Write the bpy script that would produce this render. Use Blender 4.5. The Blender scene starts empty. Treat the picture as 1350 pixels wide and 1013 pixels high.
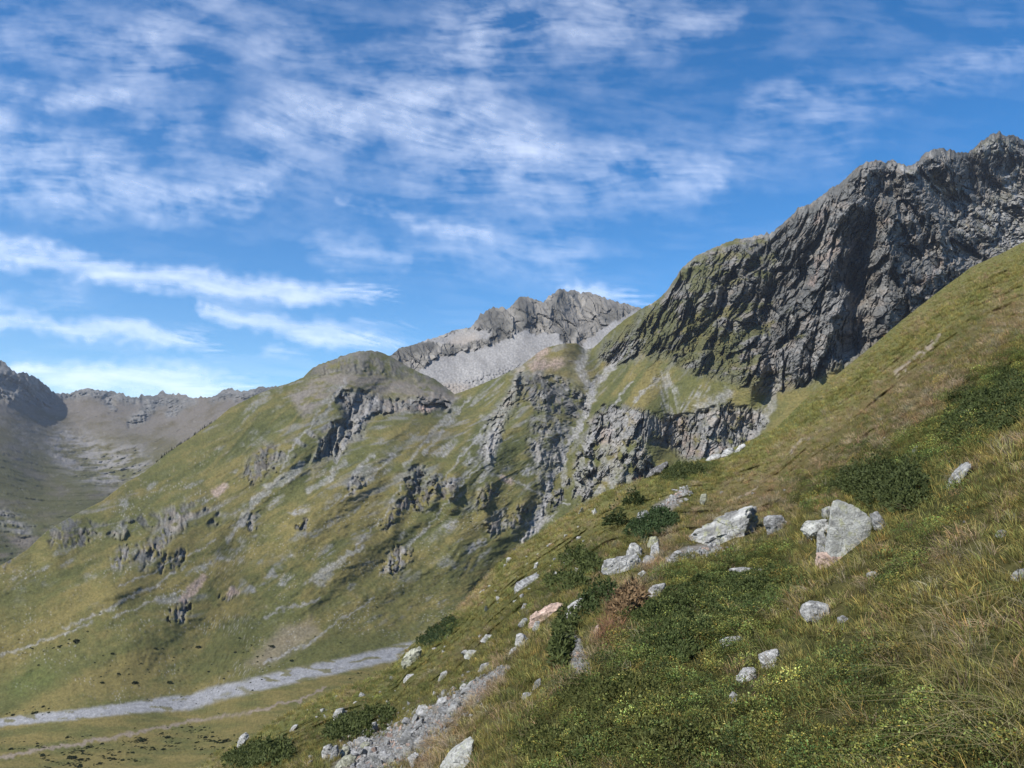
HAZE, EXPO = 3.6e-5, 0.5
import bpy, bmesh, math, random
import numpy as np
random.seed(7)
RNG = np.random.default_rng(11)
SC = bpy.context.scene
COL = SC.collection
R = math.radians

# ------------------------------------------------------------------ camera model
# measurements were taken in the photograph's own pixels (1350 x 1013)
F, CX, CY = 1000.0, 675.0, 506.5
TH = math.atan(93.5 / 1000.0)
CT, ST = math.cos(TH), math.sin(TH)

def ray(px, py):
    X = (np.asarray(px, float) - CX) / F
    V = (CY - np.asarray(py, float)) / F
    X, V = np.broadcast_arrays(X, V)
    return np.stack([X, CT - V * ST, ST + V * CT], -1)

def pix(P):
    d = P[..., 1] * CT + P[..., 2] * ST
    v = -P[..., 1] * ST + P[..., 2] * CT
    return CX + F * P[..., 0] / d, CY - F * v / d

# ------------------------------------------------------------------ noise
def _h(ix, iy, iz, seed):
    h = (ix.astype(np.uint32) * np.uint32(374761393)) ^ (iy.astype(np.uint32) * np.uint32(668265263)) ^ (iz.astype(np.uint32) * np.uint32(2246822519)) ^ np.uint32((seed * 3266489917 + 12345) & 0xffffffff)
    h = (h ^ (h >> np.uint32(15))) * np.uint32(2246822519)
    h = (h ^ (h >> np.uint32(13))) * np.uint32(3266489917)
    return h ^ (h >> np.uint32(16))

G3 = np.array([[1,1,0],[-1,1,0],[1,-1,0],[-1,-1,0],[1,0,1],[-1,0,1],[1,0,-1],[-1,0,-1],
               [0,1,1],[0,-1,1],[0,1,-1],[0,-1,-1],[1,1,0],[-1,1,0],[0,-1,1],[0,-1,-1]], np.float32)

def noise3(x, y, z, seed=0):
    x, y, z = np.broadcast_arrays(np.asarray(x, np.float32), np.asarray(y, np.float32), np.asarray(z, np.float32))
    xi, yi, zi = np.floor(x), np.floor(y), np.floor(z)
    fx, fy, fz = x - xi, y - yi, z - zi
    xi, yi, zi = xi.astype(np.int64), yi.astype(np.int64), zi.astype(np.int64)
    u = fx*fx*fx*(fx*(fx*6-15)+10); v = fy*fy*fy*(fy*(fy*6-15)+10); w = fz*fz*fz*(fz*(fz*6-15)+10)
    def c(i, j, k):
        g = G3[_h(xi+i, yi+j, zi+k, seed) & np.uint32(15)]
        return g[..., 0]*(fx-i) + g[..., 1]*(fy-j) + g[..., 2]*(fz-k)
    a0 = c(0,0,0); a0 = a0 + u*(c(1,0,0)-a0)
    a1 = c(0,1,0); a1 = a1 + u*(c(1,1,0)-a1)
    a0 = a0 + v*(a1-a0)
    b0 = c(0,0,1); b0 = b0 + u*(c(1,0,1)-b0)
    b1 = c(0,1,1); b1 = b1 + u*(c(1,1,1)-b1)
    b0 = b0 + v*(b1-b0)
    return a0 + w*(b0-a0)

def noise2(x, y, seed=0):
    x, y = np.broadcast_arrays(np.asarray(x, np.float32), np.asarray(y, np.float32))
    xi, yi = np.floor(x), np.floor(y)
    fx, fy = x - xi, y - yi
    xi, yi = xi.astype(np.int64), yi.astype(np.int64); zi = np.zeros_like(xi)
    u = fx*fx*fx*(fx*(fx*6-15)+10); v = fy*fy*fy*(fy*(fy*6-15)+10)
    def c(i, j):
        a = _h(xi+i, yi+j, zi, seed).astype(np.float32) * np.float32(6.2831853/4294967296.0)
        return np.cos(a)*(fx-i) + np.sin(a)*(fy-j)
    a0 = c(0,0); a0 = a0 + u*(c(1,0)-a0)
    a1 = c(0,1); a1 = a1 + u*(c(1,1)-a1)
    return (a0 + v*(a1-a0)) * 1.4

def fbm2(x, y, seed=0, n=4, g=.5):
    s, a, t = 0, 1.0, 0
    for i in range(n):
        s = s + a*noise2(x*2**i, y*2**i, seed+i*17); t += a; a *= g
    return s/t

def fbm3(x, y, z, seed=0, n=4, g=.5):
    s, a, t = 0, 1.0, 0
    for i in range(n):
        k = 2.03**i
        s = s + a*noise3(x*k, y*k, z*k, seed+i*17); t += a; a *= g
    return s/t

def ridged3(x, y, z, seed=0, n=4, g=.5):
    s, a, t, prev = 0, 1.0, 0, 1.0
    for i in range(n):
        k = 2.07**i
        r = 1 - np.abs(noise3(x*k, y*k, z*k, seed+i*23)) * 1.6
        r = np.clip(r, 0, 1); r = r*r
        s = s + a*r*prev; t += a; a *= g; prev = np.clip(r*1.4, 0, 1)
    return s/t

def facets3(x, y, z, seed=0, wy=1.0):
    """angular rock relief: every Voronoi cell is a randomly tilted plane; returns (height, edge distance, cell random)"""
    x, y, z = [np.asarray(a, np.float32) for a in (x, y, z)]
    xi, yi, zi = np.floor(x).astype(np.int64), np.floor(y).astype(np.int64), np.floor(z).astype(np.int64)
    b1 = np.full(x.shape, 9.0, np.float32); b2 = b1.copy(); hh = np.zeros_like(b1); rr = np.zeros_like(b1)
    k = np.float32(1/4294967296.0)
    for i in (-1, 0, 1):
        for j in (-1, 0, 1):
            for l in (-1, 0, 1):
                h0 = _h(xi+i, yi+j, zi+l, seed); h1 = _h(xi+i, yi+j, zi+l, seed+101)
                ox = (h0 & np.uint32(1023)).astype(np.float32)/1023; oy = ((h0 >> np.uint32(10)) & np.uint32(1023)).astype(np.float32)/1023
                oz = ((h0 >> np.uint32(20)) & np.uint32(1023)).astype(np.float32)/1023
                dx, dy, dz = x-(xi+i)-ox, y-(yi+j)-oy, z-(zi+l)-oz
                d = dx*dx+dy*dy+dz*dz
                tx = (h1 & np.uint32(1023)).astype(np.float32)/511.5-1; ty = ((h1 >> np.uint32(10)) & np.uint32(1023)).astype(np.float32)/511.5-1
                tz = ((h1 >> np.uint32(20)) & np.uint32(1023)).astype(np.float32)/511.5-1
                near = d < b1
                b2 = np.where(near, b1, np.minimum(b2, d))
                b1 = np.where(near, d, b1)
                hh = np.where(near, tx*dx+wy*ty*dy+tz*dz + (tx*ty)*.3, hh); rr = np.where(near, tx*.5+.5, rr)
    return hh, np.sqrt(b2)-np.sqrt(b1), rr

def sstep(a, b, x):
    t = np.clip((x-a)/(b-a), 0, 1)
    return t*t*(3-2*t)

def mix(a, b, t):
    t = np.asarray(t)[..., None]
    return a*(1-t) + np.asarray(b, np.float32)*t

# ------------------------------------------------------------------ interpolation and brushes in measured coordinates
def tps(pts, vals, reg=1e-4):
    p = np.array(pts, float)[:, :2]/1000.0; n = len(p)
    def phi(r2): return .5*r2*np.log(np.maximum(r2, 1e-12))
    K = phi(((p[:, None]-p[None])**2).sum(-1)) + reg*np.eye(n)
    Q = np.c_[np.ones(n), p]
    A = np.zeros((n+3, n+3)); A[:n, :n] = K; A[:n, n:] = Q; A[n:, :n] = Q.T
    s = np.linalg.solve(A, np.r_[np.array(vals, float), 0, 0, 0])
    def f(px, py):
        px, py = np.broadcast_arrays(np.asarray(px, float)/1000, np.asarray(py, float)/1000)
        o = s[n] + s[n+1]*px + s[n+2]*py
        for i in range(n):
            o = o + s[i]*phi((px-p[i, 0])**2+(py-p[i, 1])**2)
        return o
    return f

def seg_dist(px, py, a, b):
    ax, ay = a; bx, by = b
    dx, dy = bx-ax, by-ay
    t = np.clip(((px-ax)*dx+(py-ay)*dy)/(dx*dx+dy*dy+1e-9), 0, 1)
    return np.hypot(px-ax-t*dx, py-ay-t*dy), t

def brush(px, py, pl, w, soft=.5):
    """soft mask of half-width w (scalar or one per vertex) along a polyline"""
    pl = [tuple(map(float, q)) for q in pl]
    ws = [float(w)]*len(pl) if np.isscalar(w) else list(w)
    wm = max(ws)*(1+soft)+2
    xs, ys = [q[0] for q in pl], [q[1] for q in pl]
    sel = (px > min(xs)-wm) & (px < max(xs)+wm) & (py > min(ys)-wm) & (py < max(ys)+wm)
    out = np.zeros(px.shape, np.float32)
    if not sel.any(): return out
    x, y = px[sel], py[sel]
    best = np.zeros(x.shape)
    if len(pl) == 1: pl = pl*2; ws = ws*2
    for i in range(len(pl)-1):
        d, t = seg_dist(x, y, pl[i], pl[i+1])
        ww = ws[i]*(1-t)+ws[i+1]*t + 1e-6
        best = np.maximum(best, 1-sstep(1-soft, 1+soft, d/ww))
    out[sel] = best
    return out

def poly(px, py, pl, soft=6.0):
    """soft mask inside a polygon"""
    pl = np.array(pl, float); n = len(pl)
    inside = np.zeros(px.shape, bool); dist = np.full(px.shape, 1e9)
    for i in range(n):
        a, b = pl[i], pl[(i+1) % n]
        cond = ((a[1] > py) != (b[1] > py)) & (px < (b[0]-a[0])*(py-a[1])/(b[1]-a[1]+1e-12)+a[0])
        inside ^= cond
        dist = np.minimum(dist, seg_dist(px, py, a, b)[0])
    return sstep(-soft, soft, np.where(inside, dist, -dist)).astype(np.float32)

# ------------------------------------------------------------------ mesh helpers
def tag(o, label=None, cat=None, group=None, kind=None):
    if label: o['label'] = label
    if cat: o['category'] = cat
    if group: o['group'] = group
    if kind: o['kind'] = kind
    return o

def add_mesh(name, V, Fq, mat, col=None, smooth=True, attrs=None, link=True):
    V = np.ascontiguousarray(V, np.float32).reshape(-1, 3); Fq = np.ascontiguousarray(Fq, np.int32)
    k = Fq.shape[1]
    me = bpy.data.meshes.new(name)
    me.vertices.add(len(V)); me.vertices.foreach_set('co', V.ravel())
    me.loops.add(Fq.size); me.loops.foreach_set('vertex_index', Fq.ravel())
    me.polygons.add(len(Fq)); me.polygons.foreach_set('loop_start', np.arange(0, Fq.size, k, dtype=np.int32))
    me.polygons.foreach_set('use_smooth', np.full(len(Fq), smooth))
    me.update(calc_edges=True)
    if col is not None:
        a = me.color_attributes.new('Col', 'FLOAT_COLOR', 'POINT')
        c = np.ones((len(V), 4), np.float32); c[:, :3] = np.asarray(col, np.float32).reshape(-1, 3)
        a.data.foreach_set('color', c.ravel())
    for nm, val in (attrs or {}).items():
        a = me.attributes.new(nm, 'FLOAT', 'POINT'); a.data.foreach_set('value', np.ascontiguousarray(val, np.float32).ravel())
    me.materials.append(mat)
    o = bpy.data.objects.new(name, me)
    if link: COL.objects.link(o)
    return o

def grid_faces(r, c):
    i = np.arange(r*c).reshape(r, c)
    return np.stack([i[:-1, :-1], i[1:, :-1], i[1:, 1:], i[:-1, 1:]], -1).reshape(-1, 4)

def split_faces(name, V, Fq, sel, mat, col, attrs=None, smooth=True):
    f = Fq[sel]
    if not len(f): return None
    u, inv = np.unique(f, return_inverse=True)
    o = add_mesh(name, V[u], inv.reshape(f.shape), mat, col[u], smooth, attrs={k: v[u] for k, v in (attrs or {}).items()})
    return tag(o, kind='structure')

# ------------------------------------------------------------------ materials
class NT:
    def __init__(s, name):
        s.m = bpy.data.materials.new(name); s.m.use_nodes = True
        s.t = s.m.node_tree; s.n = s.t.nodes; s.n.clear()
        s.out = s.add('ShaderNodeOutputMaterial')
    def add(s, ty, **kw):
        x = s.n.new(ty)
        for k, v in kw.items():
            if k.startswith('in_'): x.inputs[k[3:].replace('_', ' ')].default_value = v
            else: setattr(x, k, v)
        return x
    def link(s, a, b): s.t.links.new(a, b)
    def math(s, op, a, b=None, clamp=False):
        x = s.n.new('ShaderNodeMath'); x.operation = op; x.use_clamp = clamp
        for i, v in enumerate((a, b)):
            if v is None: continue
            if isinstance(v, (int, float)): x.inputs[i].default_value = v
            else: s.link(v, x.inputs[i])
        return x.outputs[0]
    def mixc(s, fac, a, b, blend='MIX'):
        x = s.n.new('ShaderNodeMix'); x.data_type = 'RGBA'; x.blend_type = blend
        for sock, v in ((x.inputs[0], fac), (x.inputs[6], a), (x.inputs[7], b)):
            if isinstance(v, (int, float)): sock.default_value = v
            elif isinstance(v, (tuple, list)): sock.default_value = (*v, 1) if len(v) == 3 else v
            else: s.link(v, sock)
        return x.outputs[2]
    def noise(s, vec, scale, detail=4, rough=.55):
        x = s.add('ShaderNodeTexNoise'); x.inputs['Scale'].default_value = scale
        x.inputs['Detail'].default_value = detail; x.inputs['Roughness'].default_value = rough
        if vec is not None: s.link(vec, x.inputs['Vector'])
        return x.outputs['Fac']
    def ramp(s, fac, stops):
        x = s.add('ShaderNodeValToRGB'); e = x.color_ramp.elements
        while len(e) < len(stops): e.new(.5)
        for el, (p, c) in zip(e, stops):
            el.position = p; el.color = (*c, 1) if len(c) == 3 else c
        s.link(fac, x.inputs[0]); return x.outputs[0]
    def bsdf(s, col, rough=.95, spec=.1, normal=None):
        b = s.add('ShaderNodeBsdfPrincipled'); b.inputs['Roughness'].default_value = rough
        b.inputs['Specular IOR Level'].default_value = spec
        if isinstance(col, (tuple, list)): b.inputs['Base Color'].default_value = (*col, 1)
        else: s.link(col, b.inputs['Base Color'])
        if normal is not None: s.link(normal, b.inputs['Normal'])
        return b.outputs[0]
    def bump(s, h, dist, strength=1):
        b = s.add('ShaderNodeBump'); b.inputs['Distance'].default_value = dist; b.inputs['Strength'].default_value = strength
        s.link(h, b.inputs['Height']); return b.outputs[0]
    def done(s, surf):
        s.link(surf, s.out.inputs['Surface']); return s.m

def terrain_mat(name, scale, lo=.8, hi=1.2, bumpd=0, bscale=1):
    t = NT(name)
    a = t.add('ShaderNodeAttribute', attribute_name='Col')
    co = t.add('ShaderNodeTexCoord').outputs['Object']
    n = t.noise(co, scale, 5, .65)
    k = t.ramp(n, [(.28, (lo,)*3), (.72, (hi,)*3)])
    c = t.mixc(1.0, a.outputs['Color'], k, 'MULTIPLY')
    nm = None
    if bumpd: nm = t.bump(t.noise(co, bscale, 5, .7), bumpd)
    return t.done(t.bsdf(c, .97, .05, nm))

# ------------------------------------------------------------------ the mountains and the valley (real metres; camera at the origin, z up)
M_FAR = terrain_mat('mountain_ground', .35, .78, 1.22)
C = lambda r, g, b: np.array([r, g, b], np.float32)
ROCKD, ROCKM, ROCKL = C(.104,.103,.096), C(.172,.166,.155), C(.30,.29,.272)
PINK = C(.33, .25, .21); SCREE = C(.30, .292, .29); DIRT = C(.20, .165, .125)
GRASS, GRASSD, GRASSY, OLIVE = C(.082,.085,.032), C(.047,.054,.021), C(.152,.124,.048), C(.110,.101,.038)

def L(pts): 
    p = np.array(pts, float); return lambda x: np.interp(x, p[:, 0], p[:, 1])

SIL_MAIN = [(-260,910),(-100,806),(0,746),(35,726),(60,702),(92,682),(136,660),(167,636),(190,623),(221,598),(253,576),(281,557),(303,538),(335,522),(363,511),(380,506),(400,497),(411.6,485.5),(425,479),(439,474.5),(460,467),(479,463.5),(498.5,463.5),(516,470.5),(530,478.5),(545,487),(554,492),(573.5,500),(588,511),(599,520),(612,516),(630,509),(656,498),(688,482),(708,466),(719.5,459),(743,453),(760,453),(772,461),(782,459),(790,452),(800,441),(820,425),(847,407),(865,397.5),(877,387),(890,367),(900,352),(915,340),(940,327),(975,315),(1000,311),(1020,305),(1035,292),(1052,275),(1070,269),(1085,257),(1110,240),(1125,227),(1133,219),(1142,212),(1160,211),(1168,216),(1175,213),(1190,216),(1203,218),(1212,212),(1220,201),(1240,195),(1258,199),(1275,202),(1290,190),(1307,177),(1317,173.5),(1325,179),(1335,177.5),(1350,187),(1400,205),(1480,180),(1640,230)]
SIL_FG = [(-260,1350),(-150,1285),(100,1122),(265,1013),(286,992),(332,974),(361,951),(398,932),(440,911),(490,895),(523,874),(539,853),(556,840),(582,820.6),(608,798),(628,775),(648,752),(684,720),(713,702),(759,672),(798,648),(834,636),(860,628),(902,612),(950,602),(968,590),(997,577),(1025,563),(1068,520),(1106,492),(1153,454),(1186,425),(1234,387),(1281,352),(1319,335),(1350,319),(1480,222),(1640,100)]

def crest_noise(c, rough, seed):
    return rough*(1.9*fbm2(c/21., 0*c+3.3, seed, 4, .62) + .9*noise2(c/4.1, 0*c, seed+5) - 1.3*np.abs(fbm2(c/13., 0*c+8.1, seed+9, 3, .6)))

def build_surface(cols, sil, bot, wfun, nrow, nback, rough, drop=.75, dmin=60):
    """columns x rows of (px,py) with inverse depth; plus rows running down the far side of the crest"""
    t = np.linspace(0, 1, nrow)[:, None]
    s = (sil(cols) + crest_noise(cols, rough(cols), 71))[None]
    py = s + (bot(cols)[None]-s)*t
    px = np.broadcast_to(cols[None], py.shape).copy()
    d = 1/np.clip(wfun(px, py), 1/9000., 1/float(dmin))
    return px, py, d

def back_rows(P0, n, length, drop):
    """continue a crest behind itself, falling away"""
    h = P0[:, :2]/np.linalg.norm(P0[:, :2], axis=1)[:, None]
    los = P0[:, 2]/np.linalg.norm(P0[:, :2], axis=1)
    out = []
    for k in range(n, 0, -1):
        s = length*(k/n)**1.6
        q = P0.copy(); q[:, :2] += h*s
        q[:, 2] += np.minimum(los, .1)*s - drop*s*(1-math.exp(-s/(length*.12)))
        out.append(q)
    return np.array(out)

# ---- main massif + opposite valley side + valley floor
H0 = 200.
def fl(px, py, dz=0): return (px, py, (H0-dz)/((py-600)/1000.))
CTL = [fl(-250,1013), fl(0,1013), fl(300,1013), fl(600,1013), fl(-200,1500), fl(600,1500), fl(900,1300), fl(-100,970), fl(0,955), fl(250,930), fl(540,868), fl(150,980), fl(400,950),
 (640,790,885), (700,712,1000), (720,650,1125), (745,600,1215), (775,535,1370), (792,500,1520), (800,470,1620), (775,462,1720),
 (650,600,1140), (690,560,1265), (700,500,1440), (640,680,1015), (600,740,918), (570,800,850), (655,740,950),
 (-120,818,650),(0,746,760), (92,682,900), (190,623,1080), (281,557,1250), (363,511,1400), (420,482,1540), (480,463,1640), (530,479,1660), (573,500,1640), (599,520,1590), (656,498,1560), (719,459,1640), (745,453,1660),
 (300,700,890), (150,800,700), (400,600,1100), (500,550,1290), (450,750,850), (550,700,960), (350,820,755), (80,850,655), (560,600,1130), (480,650,1000), (200,720,830), (470,510,1430),
 (847,407,1560), (900,352,1490), (1020,305,1440), (1142,212,1380), (1240,195,1560), (1317,174,1720), (1350,187,1760), (1480,180,1700),
 (900,600,1095), (1000,560,1060), (850,530,1190), (870,480,1330), (950,500,1165), (1150,450,1060), (1300,330,1320), (1060,500,1060), (1080,400,1200), (950,420,1320), (820,590,1130), (820,650,1040), (1200,300,1260), (1270,270,1480), (1340,270,1560), (1400,420,1000), (1000,700,800), (760,740,930)]
wmain = tps(CTL, [1/c[2] for c in CTL], 2e-5)
cols = np.arange(-230, 1570, 1.35)
BOT = L([(-260,1500),(270,1500),(330,1180),(420,1080),(560,960),(700,800),(850,715),(1000,655),(1150,545),(1350,420),(1640,230+60)])
px, py, D = build_surface(cols, L(SIL_MAIN), BOT, wmain, 470, 0, L([(-260,.5),(380,.6),(410,1.2),(520,1.1),(570,.5),(770,.6),(850,1.3),(940,1.2),(1000,2.3),(1640,2.9)]))
P0 = ray(px, py)*D[..., None]
# warped drawing coordinates so that no painted edge is clean
wx = px + 7*fbm2(px/38, py/38, 1, 4) + 3*noise2(px/7, py/7, 2)
wy = py + 7*fbm2(px/38+9, py/38, 3, 4) + 3*noise2(px/7, py/7+5, 4)
B = lambda pl, w, s=.5: brush(wx, wy, pl, w, s)
PO = lambda pl, s=8.: poly(wx, wy, pl, s)
x, y, z = P0[..., 0], P0[..., 1], P0[..., 2]
rt = sstep(690, 800, px)                                  # left valley side -> right rock massif
ul = x*.79 - y*.61; al = x*.61 + y*.79
ua = 1.05*(px-CX)+.2*x                          # across the fall line
dsil = py - py[:1]                                        # pixels below the crest

# ---- masks
m_floor = sstep(-6, 10, wy - L([(-260,1005),(-60,958),(0,950),(100,937),(200,920),(300,899),(400,878),(480,862),(545,847),(620,800),(700,760),(900,900)])(wx))
river = brush(px+.3*(wx-px), py+.3*(wy-py), [(-160,985),(-60,966),(0,953),(100,942),(200,930),(250,926),(300,911),(400,888),(480,871),(545,855),(580,838)], [5,5,5.5,6.5,8,10,9.5,9,9,9,3], .35)
stream = B([(560,846),(590,820),(620,795),(650,770),(672,738),(692,715),(703,703)], [3,4,4,4,4,4,5], .6)
path = B([(-60,1010),(0,997),(70,986),(145,974),(249,953),(330,938),(394,926),(430,905)], [2.6,2.6,2.4,2.3,2,1.7,1.5,1.2], .5)
# rock of the right massif
rockR = PO([(850,360),(900,300),(1020,240),(1130,150),(1350,100),(1640,100),(1640,330),(1350,322),(1290,362),(1150,462),(1065,505),(1010,522),(960,500),(905,490),(880,470),(845,470),(800,480),(790,465),(800,452),(840,430)], 9)
ledge = fbm3(x/60, y/60, z/40, 31, 5, .62)
grassR = rockR*sstep(.14, .40, ledge + .22*fbm2(px/9, py/9, 33, 3, .65) + .30*B([(880,400),(930,430),(960,480)], 75, .8) + .12*B([(900,460),(840,440)], 40, .8) - .30*sstep(1000, 1090, px) + .16*B([(1000,330),(940,345)], 30, .7) + .16*B([(1090,455),(1040,490)], 22, .8) + .12*B([(1180,400),(1130,440)], 14, .8))
rock2 = PO([(775,552),(800,535),(850,540),(885,552),(905,545),(960,535),(1000,540),(1010,560),(985,590),(905,612),(885,590),(860,585),(820,575),(775,580)], 6)
rubble = PO([(770,575),(800,560),(850,580),(868,625),(850,655),(800,660),(760,662),(745,640)], 7)
band = PO([(445,520),(475,515),(520,528),(575,520),(600,528),(590,540),(540,546),(500,545),(480,560),(455,556)], 5)
band2 = PO([(448,552),(490,548),(478,575),(440,605),(412,608),(425,580)], 7)
dome = np.maximum(PO([(404,500),(412,484),(440,473),(500,461),(530,475),(575,500),(560,503),(520,494),(480,496),(440,488)], 4), 0)
domescree = PO([(380,520),(440,488),(500,495),(570,505),(606,524),(590,530),(520,522),(470,512),(430,530),(400,550)], 6)
cwall = PO([(688,494),(712,492),(745,498),(772,520),(775,545),(760,552),(730,545),(705,540),(690,520)], 5)
cwall2 = PO([(695,548),(730,548),(760,560),(740,610),(728,640),(722,680),(700,690),(712,640),(698,600)], 6)
cw3 = B([(688,485),(676,520),(655,560),(640,600)], [6,9,12,9], .6)
fan1 = B([(653,575),(645,605),(640,620),(632,632)], [10,9,5,3], .6)
crags = [((545,628),9),((570,640),10),((593,645),9),((640,655),11),((545,655),12),((656,692),10),((683,682),10),((522,740),13),((512,690),7),
         ((85,700),14),((105,712),9),((225,690),15),((210,715),12),((192,732),12),((160,735),10),((235,738),9),((215,745),7),((345,612),17),((240,806),9),((228,812),6),((303,783),6),((470,640),8),((330,690),6),((400,690),5),((12,735),9),((560,660),8),((735,660),8),((528,668),9)]
cr = 0*px
for (q, w) in crags:
    cr = np.maximum(cr, brush(wx+5*noise2(px/9, py/9, 61), wy, [(q[0]+w*.45, q[1]-w*.75), (q[0]-w*.45, q[1]+w*.75)], w*.85, .55))
cr = cr*sstep(-.30, .15, noise2(px/7, py/10, 63)+.5*noise2(px/3, py/4, 64))
crband = np.maximum.reduce([B([(70,700),(100,694),(140,700)], 9, .8), B([(150,700),(185,690),(240,672),(285,684)], 8, .9), B([(180,740),(215,700),(250,678)], 12, .7), B([(335,598),(370,600),(430,560)], 9, .9)])
streaks = []
for pl, w in [([(577,561),(555,590),(534,613)], 2.6), ([(455,608),(430,632),(405,648)], 4.5), ([(400,610),(360,640),(332,661),(318,690)], 5), ([(318,690),(303,715)], 3),
              ([(83,829),(130,810),(199,775),(230,755)], 2.2), ([(0,866),(60,846),(120,822)], 2.0), ([(477,721),(440,745),(420,765)], [2,6,9]), ([(494,787),(415,845),(348,874)], [1.4,1.8,2.4]),
              ([(250,775),(150,812)], 1.2), ([(284,715),(220,745),(160,775)], 1.3), ([(640,605),(600,650),(560,700),(500,760)], 1.2), ([(420,790),(380,800),(350,815)], 2),
              ([(700,590),(650,560)], .1), ([(655,625),(690,640),(730,658),(750,668)], 1.6), ([(735,560),(745,600),(742,640)], 3), ([(560,470),(600,490)], .1),
              ([(500,520),(470,560),(440,610)], 3), ([(490,600),(460,640)], 3), ([(520,600),(480,640),(450,660)], 1.6), ([(420,540),(395,575),(370,620)], 1.6), ([(395,620),(370,640)], 3), ([(300,640),(265,665)], 1.2),
              ([(620,525),(590,560),(560,600)], 2.2), ([(600,540),(570,570)], 4), ([(455,500),(440,530),(430,545)], 2.2), ([(530,640),(500,690),(460,730)], 1.2), ([(640,560),(610,600),(580,640)], 1.5)]:
    streaks.append(B(pl, w, .8))
streak = np.maximum.reduce(streaks)
chute = B([(812,470),(806,480),(790,502),(775,530),(765,557),(743,605),(727,636),(715.6,668),(703.7,703),(692,723)], [4,5,7,6,4,5,5,6,7,6], .6)
chute2 = B([(772,462),(762,480),(772,500),(782,515)], [7,7,6,6], .8)
fans = np.maximum.reduce([B([(876,505),(882,530),(890,560),(897,580)], [15,13,9,5], .9)*sstep(-.35, .15, fbm2((px-.25*py)/4.5, py/34, 76, 3)), B([(930,512),(900,540)], [7,6], .9)*sstep(-.2, .2, fbm2((px+.6*py)/5, (py-.6*px)/40, 77, 3)), B([(1026,500),(1018,530),(1000,565),(990,580)], [8,7,7,6], .6), B([(960,520),(920,540)], 8, .9), B([(835,530),(870,500)], 2, .6), B([(800,545),(835,505)], 2, .6)])
screeR = np.maximum.reduce([PO([(1285,275),(1310,262),(1350,262),(1420,280),(1420,330),(1330,330),(1300,318)], 6), B([(1190,218),(1225,245),(1262,252)], [3,5,4], .7), B([(1252,290),(1285,308),(1312,322)], [4,6,6], .6), B([(1340,210),(1330,245),(1345,265)], [6,7,7], .6), B([(1290,200),(1310,190),(1330,195)], 6, .9), B([(1055,465),(1070,455)], .1)])
pinkR = np.maximum.reduce([B([(1100,315),(1110,330),(1128,318)], [9,8,6], .7), B([(1098,330),(1075,350),(1068,378)], [6,6,5], .7), B([(1165,300),(1172,290)], 6, .8), B([(1085,275),(1080,290)], 5, .8), B([(800,572),(795,578)], 7, .8), B([(895,590),(930,600),(960,598)], [6,8,8], .8), B([(895,555),(905,590)], 6, .8), B([(1240,345),(1215,375)], [6,4], .8)])
pinkL = np.maximum.reduce([B([(268,763),(252,778),(240,790)], [5,6,4], .5), B([(285,648),(295,642)], [6,5], .5), B([(300,781),(310,778)], 4, .6), B([(690,470),(720,462),(712,470)], 5, .9), B([(715,478),(705,484),(735,480)], 6, .9), B([(555,540),(570,535)], 4, .8), B([(663,630),(675,636)], 4, .7)])
bare = np.maximum(PO([(322,878),(372,826),(410,815),(425,835),(380,862),(345,878)], 9)*.6, B([(830,560),(800,600),(770,650)], 3, .9)*.2)

# ---- relief (metres towards the camera, along the line of sight)
def bump_(pl, w, a): return a*brush(px+3*noise2(px/16, py/16, 8), py, pl, w, 1.0)
rel = 0*px
rel += bump_([(690,485),(712,520),(718,560),(716,610),(722,650)], 30, 22) + bump_([(745,456),(762,480),(770,505)], 20, 35)
rel += bump_([(656,500),(668,540),(640,590),(600,640)], 22, 16)
rel += bump_([(455,505),(430,545),(380,600)], 30, 28) + bump_([(575,520),(540,560),(470,620),(390,690)], 26, 24)
rel -= bump_([(500,530),(455,600),(400,660),(320,720)], 22, 15) + bump_([(645,560),(640,610),(560,700),(430,800)], 12, 7)
rel -= bump_([(806,480),(775,530),(743,605),(705,703),(640,785)], 16, 18)
rel += bump_([(820,545),(835,575),(820,640)], 22, 34) + bump_([(800,500),(840,480)], 30, 10)
rel -= bump_([(878,470),(886,540),(897,590)], 18, 34) - bump_([(935,545),(930,600)], 24, 28) + bump_([(1020,500),(995,570)], 13, 26)
rel += bump_([(250,670),(210,720),(150,770)], 22, 16) + bump_([(260,760),(240,800),(180,850)], 26, 8) + bump_([(90,690),(70,730)], 16, 14)
rel += bump_([(545,620),(520,690)], 14, 9) - bump_([(560,630),(530,690)], 8, 9) + bump_([(575,625),(570,665)], 8, 10) + bump_([(600,630),(594,668)], 8, 10) + bump_([(645,640),(638,680)], 9, 11) + bump_([(690,665),(680,690)], 10, 10)
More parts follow.
